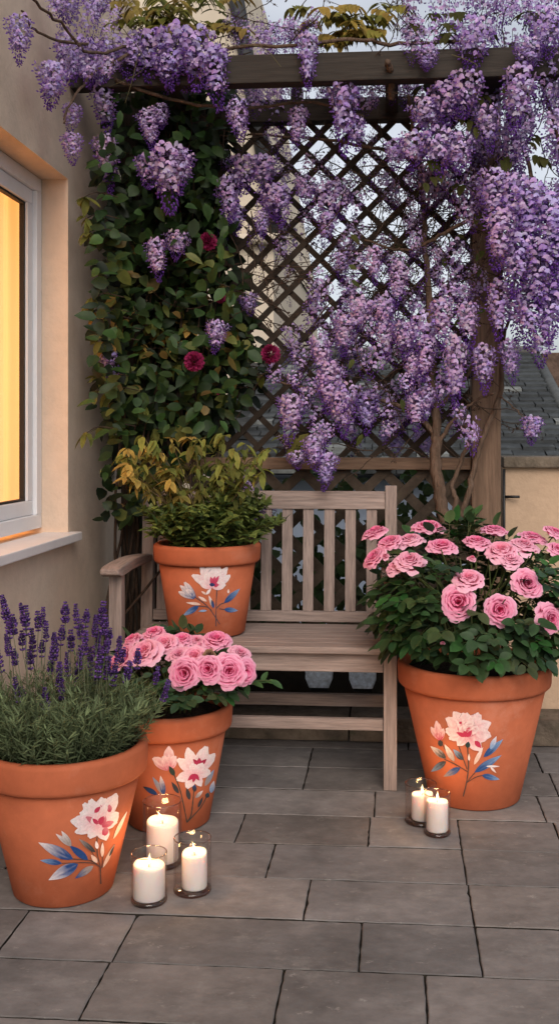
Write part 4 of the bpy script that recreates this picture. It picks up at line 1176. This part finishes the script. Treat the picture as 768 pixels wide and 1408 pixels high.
for i, (px_, py_, l, w, Y, tint) in enumerate(RAC):
    Y = wis_depth(px_, Y)
    P_ = at(px_, py_, Y); sc = Y / F
    L_, W_ = l * sc * 1.12, w * sc * 1.02
    asp = 'wide' if L_ / W_ < 1.35 else ('mid' if L_ / W_ < 1.85 else 'long')
    tk = 0 if tint < .15 else (1 if tint < .35 else 2)
    nv = rnd.randrange(3)
    key = (asp, tk, nv)
    if key not in variants:
        LW = {'wide': (.16, .135), 'mid': (.185, .115), 'long': (.22, .10)}[asp]
        variants[key] = (raceme(hash(key) % 1000 if False else (ord(asp[0]) * 7 + tk * 31 + nv * 101), LW[0], LW[1], {'wide': 185, 'mid': 175, 'long': 180}[asp], (0, .25, .6)[tk], 1, (.28, .34, .40)[nv]), LW)
    mbv, LW = variants[key]
    sx, sz = W_ / LW[1], L_ / LW[0]
    tilt = Vector((U(-.18, .18), U(-.1, .1), 1))
    attach.append(P_)
    rz = U(0, 6.28)
    rotm = Matrix.Rotation(U(-.14, .14), 4, 'Y') @ Matrix.Rotation(U(-.1, .1), 4, 'X') @ Matrix.Rotation(rz, 4, 'Z')
    if i < 98:
        if not isinstance(mbv, tuple) and not hasattr(mbv, 'cached'): mbv.cached = mbv.mesh('wisteria_raceme', M['wist'])
        o = bpy.data.objects.new('raceme', mbv.cached); col.objects.link(o)
        o.location = P_; o.scale = (sx, sx, sz); o.rotation_euler = rotm.to_euler(); put(o, wis)
    else:
        rest.add(mbv, Matrix.Translation(P_) @ rotm @ Matrix.Diagonal((sx, sx, sz, 1)))
# the looser mass of blossom behind and between the big clusters
small = [raceme(900 + i, .15, .105, 52, (0, .2, .35, .1)[i], 0, .4) for i in range(4)]
budsp = [raceme(950 + i, .15, .07, 40, 0, 0, 1.3) for i in range(2)]
def region(n, x0, x1, y0, y1, Y0, Y1, s0, s1, tint=(.6, 1.0), budp=.15):
    for _ in range(n):
        px_, py_ = U(x0, x1), U(y0, y1); Y = U(Y0, Y1)
        if px_ < 200: Y = min(Y, .985 * F / (545 - px_))
        P_ = at(px_, py_, Y); s = U(s0, s1)
        mbv = rnd.choice(budsp) if rnd.random() < budp else rnd.choice(small)
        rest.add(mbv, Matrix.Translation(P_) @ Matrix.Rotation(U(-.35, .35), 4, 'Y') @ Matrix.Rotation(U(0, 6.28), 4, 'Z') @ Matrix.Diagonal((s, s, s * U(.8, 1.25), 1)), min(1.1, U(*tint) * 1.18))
        attach.append(P_)
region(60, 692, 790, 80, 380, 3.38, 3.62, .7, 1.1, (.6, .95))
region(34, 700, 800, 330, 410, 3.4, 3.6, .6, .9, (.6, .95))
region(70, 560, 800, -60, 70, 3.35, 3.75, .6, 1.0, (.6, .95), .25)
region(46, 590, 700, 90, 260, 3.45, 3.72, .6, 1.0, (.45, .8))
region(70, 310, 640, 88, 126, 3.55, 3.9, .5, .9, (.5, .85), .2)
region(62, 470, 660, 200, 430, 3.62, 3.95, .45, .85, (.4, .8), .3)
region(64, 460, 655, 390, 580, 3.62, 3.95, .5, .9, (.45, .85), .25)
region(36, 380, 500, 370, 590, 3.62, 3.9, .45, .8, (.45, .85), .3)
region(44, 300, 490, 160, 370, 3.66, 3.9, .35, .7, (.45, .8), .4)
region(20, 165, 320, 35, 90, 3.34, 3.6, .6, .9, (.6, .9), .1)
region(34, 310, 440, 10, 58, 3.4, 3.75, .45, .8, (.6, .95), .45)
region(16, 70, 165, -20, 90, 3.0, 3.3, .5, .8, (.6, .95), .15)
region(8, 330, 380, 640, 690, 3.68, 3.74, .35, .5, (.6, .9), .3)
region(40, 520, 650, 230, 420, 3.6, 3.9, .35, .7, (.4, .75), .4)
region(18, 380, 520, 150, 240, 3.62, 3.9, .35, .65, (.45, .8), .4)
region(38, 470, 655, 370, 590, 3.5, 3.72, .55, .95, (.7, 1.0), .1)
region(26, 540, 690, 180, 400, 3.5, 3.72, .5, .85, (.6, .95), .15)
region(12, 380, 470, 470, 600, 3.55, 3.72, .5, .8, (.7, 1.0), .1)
o = rest.build('blossom_mass', M['wist'], wis); o['kind'] = 'stuff'
# trunk and limbs
tr = MB()
def limb(pts, r0, r1, wob=.004, n=8): tr.tube(spline(pts, 7, wob), r0, r1, n=n)
T0 = at(614, 985, 3.52); T0.z = .0
Tm = at(617, 742, 3.56)
limb([T0, at(620, 860, 3.54), Tm], .030, .022)
limb([Tm + Vector((0, 0, -.01)), at(606, 690, 3.57), at(598, 640, 3.6), at(600, 600, 3.62)], .024, .019)
limb([at(600, 602, 3.62), at(594, 540, 3.64), at(590, 450, 3.66), at(583, 330, 3.68), at(575, 220, 3.68), at(560, 130, 3.66)], .017, .006, .006)
limb([Tm, at(640, 690, 3.6), at(652, 640, 3.62), at(668, 590, 3.66), at(686, 540, 3.66), at(690, 480, 3.66), at(688, 380, 3.66), at(690, 260, 3.64), at(700, 160, 3.6), at(735, 80, 3.55), at(775, 20, 3.5)], .0105, .008)
limb([Tm + Vector((.004, -.004, -.03)), at(626, 690, 3.58), at(622, 660, 3.62), at(645, 600, 3.64), at(625, 560, 3.66)], .010, .006)
limb([at(600, 600, 3.62), at(570, 570, 3.64), at(520, 550, 3.66), at(450, 540, 3.66), at(380, 525, 3.68)], .010, .004)
limb([at(598, 620, 3.6), at(625, 575, 3.62), at(655, 550, 3.63), at(680, 540, 3.6)], .008, .004)
limb([at(600, 560, 3.63), at(640, 520, 3.63), at(672, 455, 3.6), at(684, 420, 3.6)], .008, .005)
limb([at(690, 330, 3.64), at(660, 300, 3.6), at(610, 320, 3.6), at(560, 345, 3.64), at(500, 330, 3.66)], .009, .004)
limb([at(575, 220, 3.68), at(500, 200, 3.68), at(420, 190, 3.7), at(340, 185, 3.7)], .008, .004)
limb([at(720, 110, 3.56), at(640, 60, 3.45), at(560, 60, 3.4), at(470, 55, 3.38), at(380, 62, 3.36), at(280, 66, 3.40), at(190, 62, 3.36), at(125, 72, 3.1), at(75, 25, 2.92), at(20, -30, 2.62)], .008, .004, .007)
limb([at(190, 70, 3.34), at(130, 100, 3.2), at(100, 140, 3.05), at(88, 170, 3.0)], .006, .003)
limb([at(120, 60, 3.1), at(60, 50, 2.85), at(30, 15, 2.68)], .005, .003)
limb([at(160, 110, 3.36), at(230, 135, 3.42), at(330, 150, 3.48), at(420, 140, 3.5), at(500, 160, 3.5)], .007, .004)
limb([at(700, 160, 3.58), at(730, 240, 3.48), at(722, 320, 3.46), at(716, 370, 3.46)], .008, .004)
limb([at(735, 80, 3.55), at(768, 200, 3.5), at(775, 300, 3.48)], .008, .004)
limb([at(690, 470, 3.64), at(706, 430, 3.58), at(740, 400, 3.5), at(770, 395, 3.48)], .006, .003)
limb([at(686, 545, 3.64), at(705, 560, 3.6), at(722, 578, 3.56)], .003, .002)
limb([at(538, 135, 3.46), at(536, 105, 3.40), at(533, 84, 3.335)], .014, .010)
tr.build('trunk', M['bark'], wis)
# thin twigs woven through lattice and blossom
tw = MB()
def twig(px_, py_, Y, n=5, step=28, r=.0022, a=None, buds=True):
    a = U(0, 6.28) if a is None else a
    pts = [at(px_, py_, Y)]
    for k in range(n):
        a += U(-.6, .6); px_ += cos(a) * step; py_ += sin(a) * step * .9; Y += U(-.02, .02)
        if px_ < 140: break
        pts.append(at(px_, py_, Y))
    if len(pts) < 2: return
    sp_ = spline(pts, 4, .002); tw.tube(sp_, r, r * .5, n=4, cap=False)
    for p in sp_[2:]:
        if rnd.random() < .45:
            d = rdir(-1, .3); e = p + d * U(.015, .045); tw.tube([p, e], .0008, n=3, cap=False)
            if buds:
                for s_ in range(3):
                    q = p.lerp(e, U(.3, 1)) + rdir() * .004
                    tw.leaf(q, rdir(-1, .2), rdir(), U(.008, .014), U(.005, .009), (1, 1, 1), n=2)
for _ in range(150): twig(U(330, 690), U(140, 600), U(3.60, 3.88))
for _ in range(26): twig(U(690, 800), U(80, 420), U(3.45, 3.7))
for _ in range(24): twig(U(150, 700), U(20, 110), U(3.38, 3.7), a=U(2.6, 6.6))
for _ in range(60): twig(U(480, 660), U(200, 480), U(3.6, 3.85))
for _ in range(12): twig(U(480, 640), U(560, 640), U(3.6, 3.7), a=U(3.6, 5.8))
tw.build('twigs', M['twig'], wis)
# leaves: olive young leaf sprays over the beam plus small greens among the flowers
lf = MB()
def pinnate(mb, p, d, L_, c, n=5):
    d = Vector(d).normalized()
    for k in range(n):
        q = p + d * (L_ * (k + 1) / n) - Vector((0, 0, .35 * L_ * ((k + 1) / n) ** 2))
        for sg in (-1, 1):
            sd = d.cross(Vector((0, 0, 1))).normalized() * sg
            mb.leaf(q, (sd * .8 + d * .4 + Vector((0, 0, -U(.3, .9)))).normalized(), Vector((0, -.3, 1)), U(.045, .07), U(.02, .03), jit(c, .25), fold=.3, droop=.3, c2=jit(c, .3))
for _ in range(46):
    px_, py_ = U(165, 310), U(-5, 62); pinnate(lf, at(px_, py_, U(3.45, 3.75)), (U(-1, 1), -.6, U(-.1, .5)), U(.08, .14), rnd.choice([(.19, .175, .04), (.12, .135, .03), (.26, .19, .05)]))
for _ in range(30):
    px_, py_ = U(425, 545), U(8, 58); pinnate(lf, at(px_, py_, U(3.45, 3.7)), (U(-1, 1), -.6, U(-.2, .4)), U(.06, .12), rnd.choice([(.24, .21, .04), (.16, .155, .035), (.32, .22, .05)]))
for _ in range(30):
    px_, py_ = U(570, 770), U(5, 300); pinnate(lf, at(px_, py_, U(3.42, 3.6)), (U(-1, 1), -.6, U(-.4, .3)), U(.05, .09), (.055, .055, .014), n=3)
for _ in range(14):
    px_, py_ = U(400, 430), U(595, 625); lf.leaf(at(px_, py_, 3.6), (U(-.6, .6), -.3, -1), Vector((0, -1, .3)), .05, .026, (.13, .12, .03))
for _ in range(26):
    px_, py_ = U(470, 690), U(300, 600); lf.leaf(at(px_, py_, U(3.55, 3.75)), (U(-1, 1), -.3, -U(.1, 1)), Vector((0, -1, .5)), U(.03, .055), U(.014, .024), jit((.06, .07, .018), .4))
lf.build('foliage', M['leaf_soft'], wis)
# thin tendrils hanging over the beam
td = MB(); td.col = (.10, .085, .04)
for (a, b2, c_) in (((190, 75), (182, 110), (172, 142)), ((330, 62), (362, 66), (386, 92)), ((100, 0), (115, 30), (118, 60)), ((170, 40), (200, 90), (150, 120)), ((620, 75), (655, 90), (640, 110))):
    td.tube(spline([at(*a, 3.32), at(*b2, 3.30), at(*c_, 3.31)], 6), .0016, .001, n=4, cap=False)
td.build('tendrils', M['stem'], wis)

# ================================================================== SHRUB BEHIND THE LOWER LATTICE
bs = thing('background_shrub', 'dark green shrub showing through the lower lattice behind the bench', 'shrub', (-.3, 4.3, -3.0))
fol = MB()
for k in range(3200):
    px_, py_ = U(150, 660), U(640, 890)
    if py_ < 735 and rnd.random() < .72 - (px_ > 560) * .4: continue
    if 345 < px_ < 470 and rnd.random() < .35: continue
    p = at(px_, py_, U(4.06, 4.6))
    fol.leaf(p, (U(-1, 1), U(-.6, .2), U(-1, .6)), Vector((U(-.4, .4), -1, U(0, .8))), U(.04, .075), U(.022, .04), jit((.034, .060, .018), .5), droop=.2)
fol.build('foliage', M['leaf'], bs)
st = MB()
for k in range(14):
    p0 = Vector((U(-1, .3), U(4.2, 4.5), -3.0)); p1 = Vector((p0.x + U(-.3, .3), p0.y, U(.4, .85)))
    st.tube(spline([p0, p0.lerp(p1, .5) + Vector((U(-.1, .1), 0, 0)), p1], 4), .02, .004, n=5)
st.build('stems', M['twig'], bs)

#@@CANDLES
# ================================================================== CANDLES
flame_m, nt, N, L = newmat('candle_flame')
o_ = N.new('ShaderNodeOutputMaterial'); e_ = N.new('ShaderNodeEmission'); a_ = N.new('ShaderNodeAttribute'); a_.attribute_name = 'Col'
e_.inputs[1].default_value = 4.0; L.new(a_.outputs['Color'], e_.inputs[0]); L.new(e_.outputs[0], o_.inputs[0])
CAND = [  # glass centre px, base centre py, glass radius, glass height, candle radius, candle height, candle x offset, flame lean, labels
    (205, 1240, .0425, .117, .0375, .090, .000, .05, 'short glass cylinder at the front of the three, holding the widest looking candle', 'short wide white candle at the front of the left group'),
    (264.5, 1226, .0455, .131, .0305, .096, .005, -.15, 'glass cylinder on the right of the left group, holding the slender candle', 'slender white candle on the right of the left group'),
    (223, 1188, .0500, .163, .0410, .112, .001, -.45, 'tallest glass cylinder at the back of the left group, by the middle pot', 'thick white candle at the back of the left group with a leaning flame'),
    (578, 1131, .0455, .112, .0310, .084, .004, 0, 'glass cylinder touching the back of its neighbour by the large rose pot', 'squat white candle behind its neighbour by the large rose pot'),
    (600.5, 1147, .0370, .114, .0300, .094, .000, .03, 'narrow glass cylinder nearer the viewer of the two by the large rose pot', 'white candle nearer the viewer of the two by the large rose pot')]
for (px_, py_, gr, gh, cr, chh, ox, ln, gl, cl_) in CAND:
    P_ = on_plane(px_, py_, 0)
    ho = thing('glass_holder', gl, 'candle holder', P_, 'glass candle holders')
    b = MB(); b.lathe([(gr - .003, .012), (gr - .0028, gh - .002), (gr - .0014, gh), (gr, gh - .002), (gr, .010)], 48)
    for i, v in enumerate(b.v): b.v[i] = (v[0] + P_.x, v[1] + P_.y, v[2])
    b.build('glass_wall', M['jar'], ho)
    b = MB(); b.lathe([(0, .001), (gr - .004, .001), (gr, .005), (gr, .0098), (gr - .003, .0118), (0, .0118)], 48, (P_.x, P_.y)); b.build('glass_base', M['jarbase'], ho)
    b = MB(); b.tube([(P_.x + (gr - .0013) * cos(2 * pi * j / 40), P_.y + (gr - .0013) * sin(2 * pi * j / 40), gh) for j in range(41)], .0014, n=6, cap=False); b.build('glass_rim', M['jarrim'], ho)
    ca = thing('candle', cl_, 'candle', P_ + Vector((ox, 0, .0122)), 'lit white pillar candles')
    x, y = P_.x + ox, P_.y
    b = MB(); z0 = .0122; zt = z0 + chh - .012; n = 48; b.smooth = True
    rings = []
    sl_ = U(0, 6.28)
    for (r, z, wv) in ((0, z0, 0), (cr - .002, z0, 0), (cr, z0 + .003, 0), (cr * .995, zt - .008, .3), (cr * .985, zt - .003, 1), (cr * .93, zt, 1), (cr * .80, zt - .003, .8), (cr * .4, zt - .007, .2), (0, zt - .008, 0)):
        if r == 0: rings.append([b.av((x, y, z))] * n)
        else: rings.append([b.av((x + r * cos(2 * pi * j / n), y + r * sin(2 * pi * j / n), z + wv * .0028 * sin(2 * pi * j / n + sl_) + wv * .001 * sin(6 * pi * j / n))) for j in range(n)])
    for a, c_ in zip(rings, rings[1:]):
        for j in range(n):
            k = (j + 1) % n
            f_ = [a[j], a[k], c_[k], c_[j]]; g_ = []
            for i in f_:
                if i not in g_: g_.append(i)
            b.af(g_)
    b.build('wax', M['wax'], ca)
    zz = zt - .008
    b = MB(); b.tube([(x, y, zz), (x, y, zz + .005), (x + ln * .006, y, zz + .010)], .0009, n=6); b.build('wick', M['wick'], ca)
    b = MB(); b.smooth = True; FH = .027
    rings = []
    for k in range(9):
        q = k / 8; r = .0040 * (sin(pi * (q ** .62) * .97 + .05)) ** 1.1 * (1 - .25 * q); z = zz + .006 + FH * q
        b.col = mixc((1.0, .50, .16), (1.0, .84, .52), min(1, q * 2.4)) if q < .6 else mixc((1.0, .84, .52), (1.0, .62, .22), (q - .6) / .4)
        rings.append([b.av((x + ln * FH * q * q * 1.2 + ln * .004 + max(r, .0002) * cos(2 * pi * j / 12), y + max(r, .0002) * sin(2 * pi * j / 12), z)) for j in range(12)])
    for a, c_ in zip(rings, rings[1:]):
        for j in range(12): b.af((a[j], a[(j + 1) % 12], c_[(j + 1) % 12], c_[j]))
    b.af(rings[0][::-1]); b.af(rings[-1])
    b.build('flame', flame_m, ca)
    ld = bpy.data.lights.new('candle_light', 'POINT'); ld.energy = .42; ld.color = (1, .55, .22); ld.shadow_soft_size = .009
    lo = bpy.data.objects.new('candle_light', ld); lo.location = (x + ln * .02, y, zz + .052); col.objects.link(lo)

#@@LIGHT
# ================================================================== LIGHT, SKY, CAMERA
w = bpy.data.worlds.new('World'); scene.world = w; w.use_nodes = True
N, L = w.node_tree.nodes, w.node_tree.links
for n_ in list(N): N.remove(n_)
SUN_EL, SUN_AZ = radians(38), radians(171)     # the light comes from behind the viewer, a little from the right
sky = N.new('ShaderNodeTexSky'); sky.sky_type = 'NISHITA'; sky.sun_disc = False
sky.sun_elevation = SUN_EL; sky.sun_rotation = SUN_AZ; sky.dust_density = 3.0; sky.air_density = 1.0; sky.ozone_density = 1.0
hs = N.new('ShaderNodeHueSaturation'); hs.inputs['Saturation'].default_value = .42
bg = N.new('ShaderNodeBackground'); bg.inputs[1].default_value = .138
wo = N.new('ShaderNodeOutputWorld')
tc = N.new('ShaderNodeTexCoord'); nz = N.new('ShaderNodeTexNoise'); nz.inputs['Scale'].default_value = 2.2; nz.inputs['Detail'].default_value = 6
mp = N.new('ShaderNodeMapping'); mp.inputs['Scale'].default_value = (1, 1, 3)
mr = N.new('ShaderNodeMapRange'); mr.inputs[1].default_value = .35; mr.inputs[2].default_value = .75; mr.inputs[3].default_value = 0; mr.inputs[4].default_value = .55
mx = N.new('ShaderNodeMix'); mx.data_type = 'RGBA'; mx.inputs[7].default_value = (9.0, 9.2, 9.8, 1)
L.new(tc.outputs['Generated'], mp.inputs[0]); L.new(mp.outputs[0], nz.inputs['Vector']); L.new(nz.outputs['Fac'], mr.inputs[0]); L.new(mr.outputs[0], mx.inputs[0])
L.new(sky.outputs[0], hs.inputs['Color']); L.new(hs.outputs[0], mx.inputs[6]); L.new(mx.outputs[2], bg.inputs[0]); L.new(bg.outputs[0], wo.inputs[0])
sd = bpy.data.lights.new('sun', 'SUN'); sd.energy = 1.75; sd.angle = radians(40); sd.color = (1, .89, .78)
so = bpy.data.objects.new('sun', sd); col.objects.link(so)
dirv = Vector((sin(SUN_AZ) * cos(SUN_EL), cos(SUN_AZ) * cos(SUN_EL), sin(SUN_EL)))      # towards the sun
so.rotation_euler = dirv.to_track_quat('Z', 'Y').to_euler(); so.location = (0, -3, 6)

cam = bpy.data.cameras.new('camera'); co = bpy.data.objects.new('camera', cam); col.objects.link(co)
co.location = (0, 0, EYE); co.rotation_euler = (radians(90), 0, TH)
cam.sensor_fit = 'VERTICAL'; cam.sensor_height = 36; cam.sensor_width = 36; cam.lens = F / 1408 * 36
cam.shift_x = (384 - CX) / 1408; cam.shift_y = (CY - 704) / 1408
cam.clip_start = .05; cam.clip_end = 1000
scene.camera = co
scene.view_settings.view_transform = 'Standard'; scene.view_settings.look = 'None'; scene.view_settings.exposure = 0
scene.render.engine = 'CYCLES'
scene.cycles.use_denoising = True
scene.cycles.max_bounces = 8; scene.cycles.transparent_max_bounces = 16
scene.cycles.sample_clamp_indirect = 4.0
scene.cycles.caustics_reflective = False; scene.cycles.caustics_refractive = False
